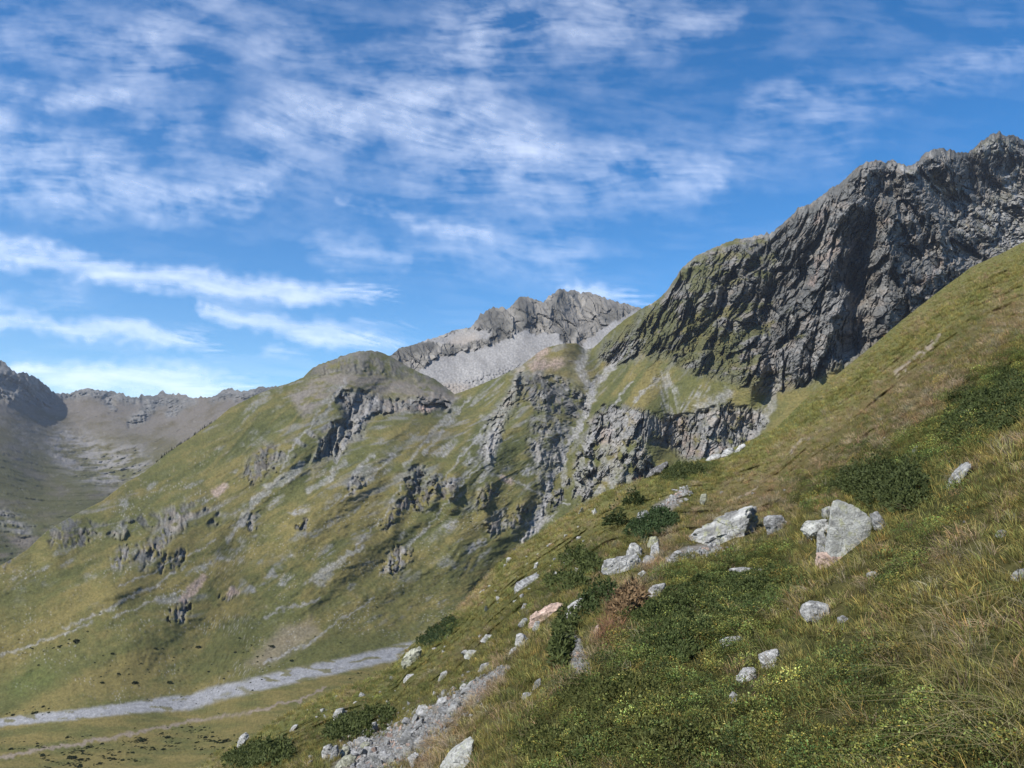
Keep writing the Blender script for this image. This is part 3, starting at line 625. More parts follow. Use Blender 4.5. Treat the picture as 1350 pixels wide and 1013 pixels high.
# ------------------------------------------------------------------ rocks
def ico(n):
    bm = bmesh.new(); bmesh.ops.create_icosphere(bm, subdivisions=n, radius=1)
    v = np.array([q.co[:] for q in bm.verts]); f = np.array([[q.index for q in p.verts] for p in bm.faces]); bm.free()
    return v, f
ICO = {n: ico(n) for n in (2, 3, 4, 5, 6)}
def rock_mat():
    t = NT('weathered_rock')
    a = t.add('ShaderNodeAttribute', attribute_name='Col'); co = t.add('ShaderNodeTexCoord').outputs['Object']
    n = t.noise(co, 14, 8, .7); k = t.ramp(n, [(.3, (.62,)*3), (.7, (1.25,)*3)])
    c = t.mixc(1.0, a.outputs['Color'], k, 'MULTIPLY')
    return t.done(t.bsdf(c, .9, .15, t.bump(t.noise(co, 34, 8, .75), .035)))
M_ROCK = rock_mat()
TONE = {'grey': C(.25,.25,.245), 'pale': C(.32,.318,.305), 'white': C(.39,.385,.37), 'pink': C(.44,.325,.265), 'dark': C(.13,.125,.12), 'lichen': C(.40,.40,.37), 'green': C(.285,.285,.225)}
LICH = C(.30,.305,.175); BLK = C(.10,.10,.10)
def rock_shape(N, Hh, seed, sub, rough=1.0, p=26):
    v, f = ICO[sub]; N = np.array(N, float); Hh = np.array(Hh, float)
    N, Hh = N/np.linalg.norm(N, axis=1)[:, None], Hh
    q = np.clip(v @ N.T/Hh, 1e-3, None)
    r = (q**p).sum(1)**(-1/p)
    sz = np.median(r)
    V = v*r[:, None]
    o = V/sz
    f1, e1, r1 = facets3(o[:, 0]*1.7+seed, o[:, 1]*1.7, o[:, 2]*1.7, seed); f2, e2, r2 = facets3(o[:, 0]*4.2+seed, o[:, 1]*4.2, o[:, 2]*4.2, seed+1)
    dd = rough*(.16*f1 + .06*f2 + .045*fbm3(o[:, 0]*5+seed, o[:, 1]*5, o[:, 2]*5, seed+2, 5, .65) - .03*sstep(.05, 0, e1)*(r1 > .55))
    V = V*(1+dd)[:, None]
    return V, f, o, (e1, e2, r1, r2)
def rock_col(o, aux, tone, seed, lich=.35):
    e1, e2, r1, r2 = aux
    n1 = fbm3(o[:, 0]*2.2+seed, o[:, 1]*2.2, o[:, 2]*2.2, seed+5, 4, .62); n2 = fbm3(o[:, 0]*7, o[:, 1]*7, o[:, 2]*7+seed, seed+6, 4, .65)
    c = np.broadcast_to(TONE[tone], o.shape).astype(np.float32)*(1+.26*(r1-.5)+.18*(r2-.5)+.6*n2)[:, None]
    th_ = seed*1.7; w_ = (o[:, 0]*math.cos(th_)+o[:, 2]*math.sin(th_))*.55+o[:, 1]*.85
    bd = noise3(w_*5.5+.8*n1, o[:, 0]*.9, o[:, 2]*.9+seed, seed+7)+.6*noise3(w_*13+1.2*n1, o[:, 0]*1.5, o[:, 2]*1.5, seed+8)
    c = c*(1+(.30 if tone == 'lichen' else .75)*bd)[:, None]
    c = mix(c, C(.52,.51,.49), sstep(.25, .5, n2+.4*bd)*.5)
    c = mix(c, LICH, sstep(.30-lich, .62-lich, n1+.5*n2)*.75*(lich > 0))
    c = mix(c, BLK, sstep(.16, .42, -n1+.7*n2)*.6)
    c = mix(c, BLK, np.clip(sstep(.035, 0, e1)*.7*(r1 > .55)+sstep(.04, 0, e2)*.3*(r2 > .6), 0, 1))
    return np.clip(c, .02, .7)
RIGHT, UP, FWD = np.array([1., 0, 0]), np.array([0, -ST, CT]), np.array([0, CT, ST])
def hull(p):
    p = sorted(map(tuple, p))
    def half(q):
        o = []
        for a in q:
            while len(o) > 1 and (o[-1][0]-o[-2][0])*(a[1]-o[-2][1])-(o[-1][1]-o[-2][1])*(a[0]-o[-2][0]) <= 0: o.pop()
            o.append(a)
        return o[:-1]
    return np.array(half(p)+half(p[::-1]), float)
ROCK_POLYS = []
def in_rocks(px, py, k=1.0, dy=0.0):
    out = np.zeros(len(px), bool)
    for q in ROCK_POLYS:
        c0 = q.mean(0); qq = c0+(q-c0)*k; qq[:, 1] += dy*np.ptp(q[:, 1])*(qq[:, 1] > c0[1])
        s = (px > qq[:, 0].min()) & (px < qq[:, 0].max()) & (py > qq[:, 1].min()) & (py < qq[:, 1].max())
        if s.any(): out[s] |= poly(px[s], py[s], qq, .5) > .5
    return out
def outline_rock(name, outline, tone, label, cat='boulder', depth=.7, seed=1, lich=.3, rough=1.0, sub=4, front=((.25,.35),(-.45,.2)), dshift=0.0, group=None, sink=.18):
    q = hull(outline); ROCK_POLYS.append(q)
    yb, yt = q[:, 1].max(), q[:, 1].min(); xb = q[q[:, 1] > yb-.25*(yb-yt)-1][:, 0].mean()
    _, d = hill(np.array([xb]), np.array([yb])); d = float(d[0])
    wpx, hpx = np.ptp(q[:, 0]), yb-yt
    th = depth*min(wpx, hpx*1.4)*.5*d/1000              # half thickness in metres
    d = d + th*.55 + dshift
    q = q.copy(); low = q[:, 1] > yt+.6*(yb-yt); q[low, 1] += sink*hpx     # bury the foot
    cx_, cy_ = q.mean(0); s = d/1000.
    l = np.stack([(q[:, 0]-cx_)*s, -(q[:, 1]-cy_)*s], 1)
    rr = random.Random(seed); N, Hh = [], []
    n = len(l)
    for i in range(n):
        a, b = l[i], l[(i+1) % n]; e = b-a; nn = np.array([-e[1], e[0]])
        if np.linalg.norm(nn) < 1e-6: continue
        nn /= np.linalg.norm(nn)
        if nn@a < 0: nn = -nn
        h = max(nn@a, .05*th)
        t1, t2 = rr.uniform(.05, .55), rr.uniform(.05, .5)
        N += [(nn[0], nn[1], -t1), (nn[0], nn[1], t2)]; Hh += [h/math.sqrt(1+t1*t1), h/math.sqrt(1+t2*t2)]
    for fx, fy in front: N.append((fx, fy, -1)); Hh.append(th*rr.uniform(.62, .98))
    for _ in range(2): N.append((rr.uniform(-.4, .4), rr.uniform(-.2, .4), 1)); Hh.append(th*rr.uniform(.9, 1.1))
    V, f, o, aux = rock_shape(N, Hh, seed, sub, rough)
    cen = ray(cx_, cy_)*d
    W = V[:, :1]*RIGHT + V[:, 1:2]*UP + V[:, 2:]*FWD
    base = ray(cx_, yb)*d; W = W + (cen-base)
    ob = add_mesh(name, W, f, M_ROCK, rock_col(o, aux, tone, seed, lich), smooth=False)
    ob.location = base
    return tag(ob, label, cat, group)

ROCKS = [
 ('boulder', [(1099,652),(1120,661),(1149,683),(1148,716),(1133,728),(1090,729),(1087,716),(1096,670)], 'lichen', 'tall pale slab of rock with yellow-green lichen standing upright beside the dark juniper', .5, 21, .22, .28, 6, ((.10,.12),(-.22,.25))),
 ('boulder', [(1077,730),(1090,727),(1144,723),(1137,738),(1112,744),(1089,753),(1078,747)], 'pink', 'pinkish broken block at the foot of the tall lichen slab', .9, 22, -.2, .8, 5, ((.1,.5),(-.3,.2))),
 ('rock', [(1077,704),(1089,695),(1089,727),(1076,730)], 'pale', 'narrow grey fragment leaning on the left side of the tall lichen slab', .9, 23, .1, 1., 4, ((.1,.4),(-.3,.2))),
 ('rock', [(1055,699),(1064,687),(1090,684),(1090,699),(1071,713)], 'lichen', 'flat overhanging rock with a dark shaded underside left of the tall slab', 1., 24, .2, 1., 5, ((.1,.9),(.2,-.9))),
 ('rock', [(1147,677),(1157,674),(1172,689),(1169,698),(1153,694)], 'grey', 'small grey tilted rock against the right edge of the tall lichen slab', .7, 25, .1, .9, 4, ((-.2,.3),(.4,.2))),
 ('rock', [(1084,672),(1096,666),(1097,684),(1086,683)], 'pale', 'small pale rock peeking out behind the tall lichen slab', .8, 26, .2, .9, 3, ((.2,.3),)),
 ('boulder', [(909,714),(923,696),(952,683),(979,670),(999,669),(1006,679),(1005,704),(985,708),(961,712),(944,719),(920,719)], 'pale', 'largest long boulder, whitish with yellow lichen streaks and a black shaded right end', .8, 31, .26, 1.0, 6, ((-.75,.55),(-.3,.25),(1.3,-.05))),
 ('boulder', [(1006,687),(1012,680),(1030,679),(1039,691),(1031,703),(1012,702)], 'grey', 'rounded grey boulder just right of the long whitish boulder', .9, 32, -.1, .8, 5, ((-.2,.3),(.3,.2))),
 ('rock', [(960,750),(975,748),(1010,751),(1008,757),(985,757),(963,759)], 'pale', 'flat pale rock barely showing in the grass below the long whitish boulder', 1., 33, .1, .9, 4, ((0,.8),(-.3,.3))),
 ('boulder', [(1056,808),(1059,796),(1068,792),(1093,797),(1094,812),(1077,819),(1060,815)], 'pale', 'squarish blue-grey rock alone in the grass below the tall lichen slab', .9, 34, -.1, .8, 5, ((-.3,.35),(.15,.25))),
 ('rock', [(1103,815),(1112,811),(1121,817),(1119,821),(1105,821)], 'grey', 'little flat stone close to the right of the squarish blue-grey rock', .9, 35, 0, .9, 3, ((0,.5),)),
 ('rock', [(947,845),(958,840),(975,838),(981,842),(968,848),(950,851)], 'white', 'flat whitish rock at the lower edge of the big dark juniper mat', .9, 36, 0, .9, 4, ((-.1,.8),(.2,.3))),
 ('boulder', [(1000,867),(1012,859),(1026,855),(1031,868),(1029,879),(1006,880)], 'white', 'pointed white rock with a black shaded right face in the green shrubs', .9, 37, -.1, .9, 5, ((-.5,.3),(.9,.0))),
 ('rock', [(970,893),(980,884),(996,882),(997,892),(985,898),(973,899)], 'white', 'pair-like low white rock just left of the pointed white rock', .9, 38, 0, 1.1, 4, ((-.2,.5),(.4,.2))),
 ('rock', [(961,920),(966,911),(973,916),(971,926),(963,926)], 'white', 'small white stone half buried in shrubs, lowest of the white ones', .8, 39, 0, 1., 3, ((0,.4),)),
 ('rock', [(1142,756),(1150,753),(1161,756),(1160,761),(1145,762)], 'pale', 'small flat stone in the grass just below and right of the tall slab', .9, 40, 0, .9, 3, ((0,.7),)),
 ('rock', [(851,785),(860,772),(877,768),(878,773),(866,784),(856,790)], 'pale', 'pale grassed-over rock above the rust-coloured tuft', .8, 41, .1, 1., 4, ((-.3,.5),(.2,.2))),
 ('rock', [(1252,638),(1262,622),(1276,608),(1281,614),(1272,628),(1262,643),(1254,643)], 'pale', 'long thin weathered rock lying like a log on the right of the slope', .8, 42, 0, .9, 4, ((-.3,.3),)),
 ('rock', [(1201,597),(1207,589),(1214,586),(1216,592),(1208,597)], 'pale', 'small pointed pale rock high on the slope above the juniper', .8, 43, .1, .9, 3, ((-.2,.3),)),
 ('rock', [(1312,706),(1318,699),(1325,699),(1324,706),(1315,709)], 'grey', 'small grey stone on the slope at the right edge', .8, 44, 0, .9, 3, ((-.2,.3),)),
 ('rock', [(1333,762),(1342,753),(1356,749),(1358,762),(1340,766)], 'pale', 'pale rock cut by the right edge of the view', .8, 45, 0, .9, 4, ((-.2,.4),)),
 ('boulder', [(838,684),(842,675),(853,672),(858,680),(855,688),(842,689)], 'pale', 'rounded pale rock beside the two dark bushes on the hill edge', .9, 46, .0, .7, 4, ((-.3,.3),(.4,.2))),
 ('rock', [(922,661),(924,652),(931,650),(932,656),(926,666)], 'green', 'small yellowish rock standing alone in the dry grass above the long boulder', .8, 47, .3, .8, 3, ((-.2,.2),)),
 ('rock', [(853,717),(858,708),(866,707),(870,714),(863,721),(855,722)], 'green', 'round mossy yellow-green rock on top of a white one', .9, 48, .5, .6, 4, ((-.1,.4),)),
 ('rock', [(857,729),(859,719),(868,714),(870,726),(863,735)], 'white', 'white rock carrying the round mossy rock', .9, 49, 0, .9, 4, ((-.2,.3),)),
 ('rock', [(846,741),(852,732),(864,734),(862,742),(850,744)], 'pale', 'low pale rock at the foot of the mossy pair', .9, 50, .1, 1., 3, ((-.2,.4),)),
 ('boulder', [(851,626),(858,619),(880,607),(882,613),(874,626),(861,629)], 'dark', 'dark overhanging boulder with a sunlit top on the skyline of the hill', 1., 51, .0, .8, 5, ((.1,1.2),(0,-1.))),
 ('rock', [(950,601),(957,592),(966,590),(970,596),(962,603)], 'pale', 'pale block on the skyline against the grey cliff', .9, 52, .0, .8, 4, ((-.2,.4),)),
 ('rock', [(966,597),(974,588),(982,584),(984,588),(973,597)], 'white', 'whitish stone at the upper end of the skyline rocks', .9, 53, .0, .8, 3, ((-.2,.4),)),
 ('rock', [(930,605),(940,599),(952,598),(950,604),(936,608)], 'pale', 'low whitish rock at the lower end of the skyline rocks', .9, 54, .0, .8, 3, ((-.2,.6),)),
 ('boulder', [(792,751),(796,740),(822,733),(838,731),(847,742),(838,750),(814,757),(800,756)], 'pale', 'broad grey slab tilted on the slope, lichen-spotted and flat-topped', .9, 61, .1, .8, 6, ((-.1,.8),(-.4,.35),(.3,.2))),
 ('rock', [(825,731),(831,718),(838,715),(847,724),(846,734),(834,736)], 'pale', 'bluish-grey block sitting behind the broad tilted slab', .9, 62, .1, .9, 5, ((-.2,.5),(.3,.2))),
 ('boulder', [(677,771),(681,768),(708,755),(713,761),(684,779),(679,781)], 'grey', 'evenly grey oblong slab lying in the grass up the left hill edge', .8, 63, -.1, .6, 5, ((-.1,.5),(.1,.3))),
 ('boulder', [(695,826),(698,812),(712,806),(726,796),(745,794),(749,803),(736,810),(721,816),(712,824),(698,828)], 'pink', 'long orange-pink boulder with a sunlit flat top', .9, 64, -.3, .9, 6, ((-.1,1.1),(.25,-.1),(-.5,.2))),
 ('boulder', [(742,815),(748,800),(760,791),(772,787),(768,800),(757,816),(748,820)], 'white', 'smooth bluish-white slanted slab next to the orange-pink boulder', .7, 65, -.2, .55, 5, ((-.3,.45),(.1,.3))),
 ('rock', [(701,829),(705,820),(712,819),(712,828),(704,832)], 'pale', 'small upright pale stone in front of the orange-pink boulder', .9, 66, .0, .8, 3, ((-.3,.2),)),
 ('rock', [(682,822),(690,815),(697,816),(695,823),(686,826)], 'grey', 'grey stone at the left end of the orange-pink boulder', .9, 67, .1, .8, 3, ((-.2,.4),)),
 ('boulder', [(678,848),(681,836),(688,835),(698,843),(695,849),(683,852)], 'white', 'pointed white rock above the scree patch with dark grass to its right', .9, 68, -.1, .8, 4, ((-.4,.3),(.6,.1))),
 ('rock', [(670,861),(675,855),(682,852),(682,857),(674,863)], 'white', 'smaller white stone just below the pointed white rock by the scree', .9, 69, 0, .8, 3, ((-.2,.5),)),
 ('rock', [(632,845),(640,838),(651,838),(649,844),(640,847)], 'pale', 'pale flat-topped rock in short grass between the hill edge and the pointed white rock', .9, 70, .1, .9, 4, ((-.2,.6),)),
 ('rock', [(610,865),(618,857),(630,858),(632,864),(620,867)], 'lichen', 'lichen-green low rock above the scree patch', .9, 71, .3, .9, 4, ((-.2,.6),)),
 ('boulder', [(529,871),(534,862),(545,856),(556,857),(556,865),(550,872),(538,878),(532,877)], 'green', 'greenish lichen-covered rock heap at the hill edge above the river bed', .9, 72, .2, 1.2, 5, ((-.2,.5),(.2,.3))),
 ('rock', [(531,896),(536,890),(546,889),(547,894),(539,899)], 'white', 'rounded cream-white rock below the greenish rock heap', .9, 73, .05, .7, 4, ((-.2,.4),)),
 ('rock', [(577,896),(581,888),(590,885),(591,892),(583,898)], 'pale', 'cream-coloured lump of rock midway between the heap and the scree', .9, 74, .2, 1.1, 4, ((-.2,.4),)),
 ('rock', [(437,944),(443,935),(454,933),(455,941),(446,946)], 'pale', 'pale rock with a dark foot on the grassy nose at the lower left', .9, 75, .15, .9, 4, ((-.2,.5),)),
 ('rock', [(437,949),(444,945),(452,945),(448,949)], 'white', 'thin white stone directly under the pale rock on the grassy nose', .9, 76, .0, .7, 3, ((0,.6),)),
 ('rock', [(487,963),(490,953),(496,951),(500,962),(494,968),(489,968)], 'pale', 'upright two-toned rock beside the low juniper, dark on its right', .9, 77, .0, .8, 4, ((-.6,.1),(.8,.0))),
 ('boulder', [(424,992),(427,984),(436,981),(440,990),(434,1000),(427,998)], 'pale', 'grey-beige boulder at the left end of the cluster by the scree', .9, 78, .1, .9, 5, ((-.3,.4),(.3,.2))),
 ('boulder', [(434,1000),(438,986),(444,983),(447,992),(442,1003)], 'grey', 'slanted grey boulder second in the cluster by the scree', .9, 79, .0, .9, 4, ((-.3,.4),(.3,.2))),
 ('boulder', [(446,993),(452,985),(461,983),(462,990),(454,997),(448,998)], 'green', 'greenish-grey boulder behind the broad yellowish one', .9, 80, .2, .9, 4, ((-.3,.5),)),
 ('boulder', [(441,1008),(450,1000),(460,996),(471,999),(468,1006),(455,1012),(444,1013)], 'green', 'broad yellowish flat-topped boulder at the front of the cluster by the scree', .9, 81, .25, .8, 5, ((-.2,.7),(.2,.3))),
 ('rock', [(474,983),(480,978),(489,979),(487,985),(478,988)], 'green', 'yellow-green stone at the edge of the scree below the low juniper', .9, 82, .3, .8, 3, ((-.2,.5),)),
 ('boulder', [(540,963),(550,951),(557,946),(559,952),(553,962),(544,968)], 'grey', 'dark-sided slab standing out of the scree, longest stone in it', .9, 83, -.2, .8, 5, ((-.4,.7),(.4,-.3))),
 ('rock', [(537,999),(544,993),(552,996),(551,1006),(542,1009)], 'white', 'bluish-white block in the lower scree', .9, 84, -.2, .8, 4, ((-.3,.4),)),
 ('rock', [(630,884),(634,876),(645,873),(650,879),(641,886)], 'grey', 'dark-cracked grey rock at the head of the scree', .9, 85, .0, 1.1, 4, ((-.3,.4),)),
 ('boulder', [(574,1016),(592,994),(606,984),(625,975),(628,992),(626,1020)], 'lichen', 'big rounded grey-green boulder rising at the bottom edge below the scree', .8, 86, .22, .6, 6, ((-.25,.5),(.1,.35))),
 ('rock', [(687,920),(690,914),(703,913),(704,919),(692,923)], 'pale', 'pale flat stone among dark grass right of the scree', .9, 87, .1, .8, 4, ((-.1,.6),)),
 ('rock', [(701,908),(706,898),(713,894),(714,903),(705,910)], 'grey', 'grey stone with moss above the pale flat stone right of the scree', .9, 88, .2, .9, 4, ((-.2,.4),)),
 ('rock', [(312,984),(316,971),(322,967),(329,972),(322,980),(315,986)], 'pale', 'pale upright rock on the far lower-left rim above the juniper', .9, 89, .1, .8, 4, ((-.3,.4),)),
 ('rock', [(380,964),(386,957),(393,955),(392,960),(384,965)], 'white', 'small bright stone on the rim left of the grassy nose', .9, 90, .0, .8, 3, ((-.2,.5),)),
 ('rock', [(703,750),(705,743),(710,741),(709,748)], 'white', 'little white stone above the grey oblong slab', .9, 91, .0, .8, 3, ((-.2,.3),)),
 ('rock', [(727,762),(730,753),(736,755),(733,763)], 'pale', 'small greenish-white stone left of the dark juniper mat on the left edge', .9, 92, .1, .8, 3, ((-.2,.3),)),
 ('rock', [(755,754),(758,748),(764,751),(762,756)], 'white', 'white stone lying in the dark juniper mat near the tilted slab', .9, 93, .0, .8, 3, ((-.2,.3),)),
 ('rock', [(782,834),(786,825),(790,823),(790,829),(786,836)], 'pink', 'small tan upright stone below the rust-coloured grass', .9, 94, .0, .8, 3, ((-.2,.3),)),
 ('rock', [(840,757),(848,752),(853,755),(846,761)], 'white', 'small white stone under the right end of the broad tilted slab', .9, 95, .0, .8, 3, ((-.2,.3),)),
 ('rock', [(686,803),(690,796),(695,796),(694,802)], 'grey', 'small grey stone uphill of the orange-pink boulder', .9, 96, .1, .8, 3, ((-.2,.3),)),
]
for nm, ol, tone, lab, dep, sd_, lc, rg, sub, fr_ in ROCKS:
    outline_rock(nm, ol, tone, lab, cat=nm, depth=dep, seed=sd_, lich=lc, rough=rg, sub=sub, front=fr_)

# countable small stones: a few shapes, copied
def stone_proto(i, tone):
    rr = random.Random(300+i); N, Hh = [], []
    for k in range(13):
        a = rr.uniform(0, 6.283); u = rr.uniform(-1, 1); s = math.sqrt(1-u*u)
        N.append((s*math.cos(a), s*math.sin(a), u)); Hh.append(rr.uniform(.62, 1.0))
    V, f, o, aux = rock_shape(N, Hh, 300+i, 3, .8)
    V = V*np.array([1, rr.uniform(.6, .9), rr.uniform(.5, .8)])
    return add_mesh('stone', V*.5, f, M_ROCK, rock_col(o, aux, tone, 300+i, -.1), smooth=False, link=False)
PROTO = [stone_proto(i, tn) for i, tn in enumerate(['pale', 'grey', 'white', 'pale', 'pink', 'grey', 'white', 'lichen'])]
n_st = 0
def put_stone(px_, py_, size_px, label, group, rr, kinds=range(8)):
    global n_st
    P_, d_ = hill(np.array([px_]), np.array([py_])); d_ = float(d_[0])
    o = PROTO[rr.choice(list(kinds))].copy(); COL.objects.link(o)
    s = size_px*d_/1000; o.scale = (s, s, s); o.rotation_euler = (rr.uniform(-.5, .5), rr.uniform(-.9, .1), rr.uniform(0, 6.28))
    o.location = P_[0] + np.array([0, 0, s*.10]); tag(o, label, 'stone', group); n_st += 1
rr = random.Random(5)
k = 0
while k < 100:
    t_ = rr.random()**.85*(len(SCREE_PL)-1); i = min(int(t_), len(SCREE_PL)-2); fr_ = t_-i
    ax = SCREE_PL[i][0]*(1-fr_)+SCREE_PL[i+1][0]*fr_; ay = SCREE_PL[i][1]*(1-fr_)+SCREE_PL[i+1][1]*fr_
    hw = [5,9,14,18,20,28,32][i]*(1-fr_)+[5,9,14,18,20,28,32][i+1]*fr_
    q = rr.gauss(0, .62)*hw
    xx, yy = ax+q*.56, ay+q*.83
    put_stone(xx, yy, rr.choice([7, 8, 9, 11, 13, 17, 23])*rr.uniform(.8, 1.2)*(.6+.4*hw/30), 'loose grey or whitish stone lying in the pale scree patch at the lower middle', 'stones in the scree patch', rr, (0,1,2,3,5,6)); k += 1
for k in range(18):
    t_ = rr.random(); put_stone(908-42*t_+rr.gauss(0, 4), 646+28*t_+rr.gauss(0, 4), rr.uniform(2.5, 7), 'white stone in the small spill on the hillside above the long boulder', 'stones of the small upper spill', rr, (0,2,3,6))
for k in range(18):
    t_ = rr.random(); put_stone(884+66*t_+rr.gauss(0, 3), 738-18*t_+rr.gauss(0, 4), rr.uniform(4, 11)*(1.2-.5*t_), 'white rubble stone at the lower edge of the long whitish boulder', 'rubble under the long boulder', rr, (0,2,6,3))
for k in range(20):
    t_ = rr.random(); put_stone(750+24*t_+rr.gauss(0, 5), 838+46*t_+rr.gauss(0, 4), rr.uniform(4, 12), 'grey stone in the dark gap between the shrubs right of the scree', 'stones in the gap right of the scree', rr, (0,1,2,5))
for k in range(12):
    t_ = rr.random(); put_stone(808+32*t_+rr.gauss(0, 2), 801-12*t_+rr.gauss(0, 2), rr.uniform(3, 6), 'pale stone in the short row above the rust-coloured tuft', 'stones in the row above the rust tuft', rr, (0,2,6))
for k in range(24):
    put_stone(rr.uniform(425, 535), rr.uniform(992, 1012), rr.uniform(5, 13), 'grey stone among the boulders where the scree leaves the bottom of the view', 'stones at the foot of the scree', rr)
for k in range(92):
    xx = rr.uniform(400, 790); s_ = float(silfg(xx)); yy = s_ + 8 + rr.random()**1.3*(90 if xx > 620 else 120)
    if yy > 1010: continue
    put_stone(xx, yy, rr.uniform(2.5, 6.5)*rr.choice([.8, 1, 1, 1.7]), 'small pale stone lying singly in the grass of the left hill flank', 'single stones in the left flank grass', rr, (0,2,3,6,7))
for k in range(24):
    xx = rr.uniform(880, 1350); s_ = float(silfg(xx)); yy = s_ + 30 + rr.random()*(820-s_)
    put_stone(xx, yy, rr.uniform(1.5, 5), 'small pale stone showing through the grass of the right hillside', 'single stones in the right hillside grass', rr, (0,2,3,4))
print('stones', n_st)

# ------------------------------------------------------------------ vegetation
def leaf_mat(name, transl=.3, tint=True, rough=.7):
    t = NT(name)
    a = t.add('ShaderNodeAttribute', attribute_name='Col'); c = a.outputs['Color']
    if tint:
        ti = t.add('ShaderNodeAttribute', attribute_name='tint'); ti.attribute_type = 'INSTANCER'
        c = t.mixc(1.0, c, ti.outputs['Color'], 'MULTIPLY')
    b = t.bsdf(c, rough, .18)
    tr = t.add('ShaderNodeBsdfTranslucent'); t.link(c, tr.inputs[0])
    m = t.add('ShaderNodeMixShader'); m.inputs[0].default_value = transl; t.link(b, m.inputs[1]); t.link(tr.outputs[0], m.inputs[2])
    return t.done(m.outputs[0])
M_LEAF = leaf_mat('leaf'); M_BUSH = leaf_mat('bush_leaf', .2, False)

def unit(v): return v/np.maximum(np.linalg.norm(v, axis=-1, keepdims=True), 1e-9)
def blades(n, rng, rad, h0, h1, w, bend, lean=(0, 0)):
    """n curved grass blades: 3 quads each"""
    a = rng.uniform(0, 6.283, n); r = rad*np.sqrt(rng.random(n)); base = np.stack([r*np.cos(a), r*np.sin(a), 0*a], 1)
    az = a + rng.normal(0, .9, n); out = np.stack([np.cos(az), np.sin(az), 0*az], 1)
    out[:, 0] += lean[0]; out[:, 1] += lean[1]
    hh = rng.uniform(h0, h1, n)[:, None]; bd = (bend*rng.uniform(.3, 1.4, n))[:, None]
    side = np.stack([-np.sin(az), np.cos(az), 0*az], 1)
    V, sh = [], []
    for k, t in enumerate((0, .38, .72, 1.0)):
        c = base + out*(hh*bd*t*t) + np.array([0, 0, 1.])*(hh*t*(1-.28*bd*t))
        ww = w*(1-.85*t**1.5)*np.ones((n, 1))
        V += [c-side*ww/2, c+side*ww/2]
        sh += [np.full(n, .34+.95*t)]*2  # dark root to bright tip: shaded gaps and highlights painted into the blade colour
    V = np.stack(V, 1); sh = np.stack(sh, 1)
    i = np.arange(n)[:, None]*8
    Fq = np.concatenate([i+np.array([[0, 1, 3, 2]]), i+np.array([[2, 3, 5, 4]]), i+np.array([[4, 5, 7, 6]])])
    return V.reshape(-1, 3), Fq, sh.reshape(-1)
def leaves(P, Dr, ln, wd, rng, up=None):
    """diamond leaves rooted at P, pointing along Dr"""
    n = len(P); Dr = unit(Dr); ref = rng.normal(0, 1, (n, 3))
    if up is not None: ref = ref*.6 + np.cross(Dr, np.array([0, 0, 1.]))*up
    s = unit(ref - (ref*Dr).sum(1, keepdims=True)*Dr)
    ln = np.broadcast_to(np.asarray(ln, float), n)[:, None]; wd = np.broadcast_to(np.asarray(wd, float), n)[:, None]
    V = np.stack([P, P+Dr*ln*.5+s*wd*.5, P+Dr*ln, P+Dr*ln*.5-s*wd*.5], 1)
    return V.reshape(-1, 3), np.arange(n*4).reshape(n, 4)
def proto(name, V, Fq, col): return add_mesh(name, V, Fq, M_LEAF, col, smooth=True, link=False)

rg = np.random.default_rng(77)
GR, DRY, SHR = [], [], []
for i in range(4):
    V, Fq, sh = blades(34, rg, .12, .05, .19, .0075, .55, (-.35, -.1))
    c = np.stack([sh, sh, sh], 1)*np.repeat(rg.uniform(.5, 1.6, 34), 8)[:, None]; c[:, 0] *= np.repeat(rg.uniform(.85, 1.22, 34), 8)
    GR.append(proto('grass_tuft', V, Fq, c))
for i in range(3):
    V, Fq, sh = blades(34, rg, .11, .07, .23, .0056, .8, (-.5, -.2))
    c = np.stack([sh, sh, sh], 1)*np.repeat(rg.uniform(.5, 1.6, 34), 8)[:, None]; c[:, 2] *= np.repeat(rg.uniform(.9, 1.5, 34), 8)
    DRY.append(proto('dry_grass_tuft', V, Fq, c))
for i in range(4):
    n = 300
    a = rg.uniform(0, 6.283, n); r = .22*np.sqrt(rg.random(n)); hz_ = (.16*(1-(r/.24)**2)+.02)*rg.uniform(.25, 1.15, n)
    Pp = np.stack([r*np.cos(a), r*np.sin(a), hz_], 1); Dr = np.stack([np.cos(a)*.8, np.sin(a)*.8, 0*a+.5], 1)+rg.normal(0, .7, (n, 3))
    V, Fq = leaves(Pp, Dr, rg.uniform(.014, .032, n), rg.uniform(.009, .019, n), rg)
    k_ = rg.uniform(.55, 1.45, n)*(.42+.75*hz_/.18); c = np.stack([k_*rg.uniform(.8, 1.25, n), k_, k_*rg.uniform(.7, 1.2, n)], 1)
    odd = rg.random(n) < .035; c[odd] = c[odd]*np.array([1.9, 1.1, .8])
    SHR.append(proto('dwarf_shrub', V, Fq, np.repeat(c, 4, 0)))

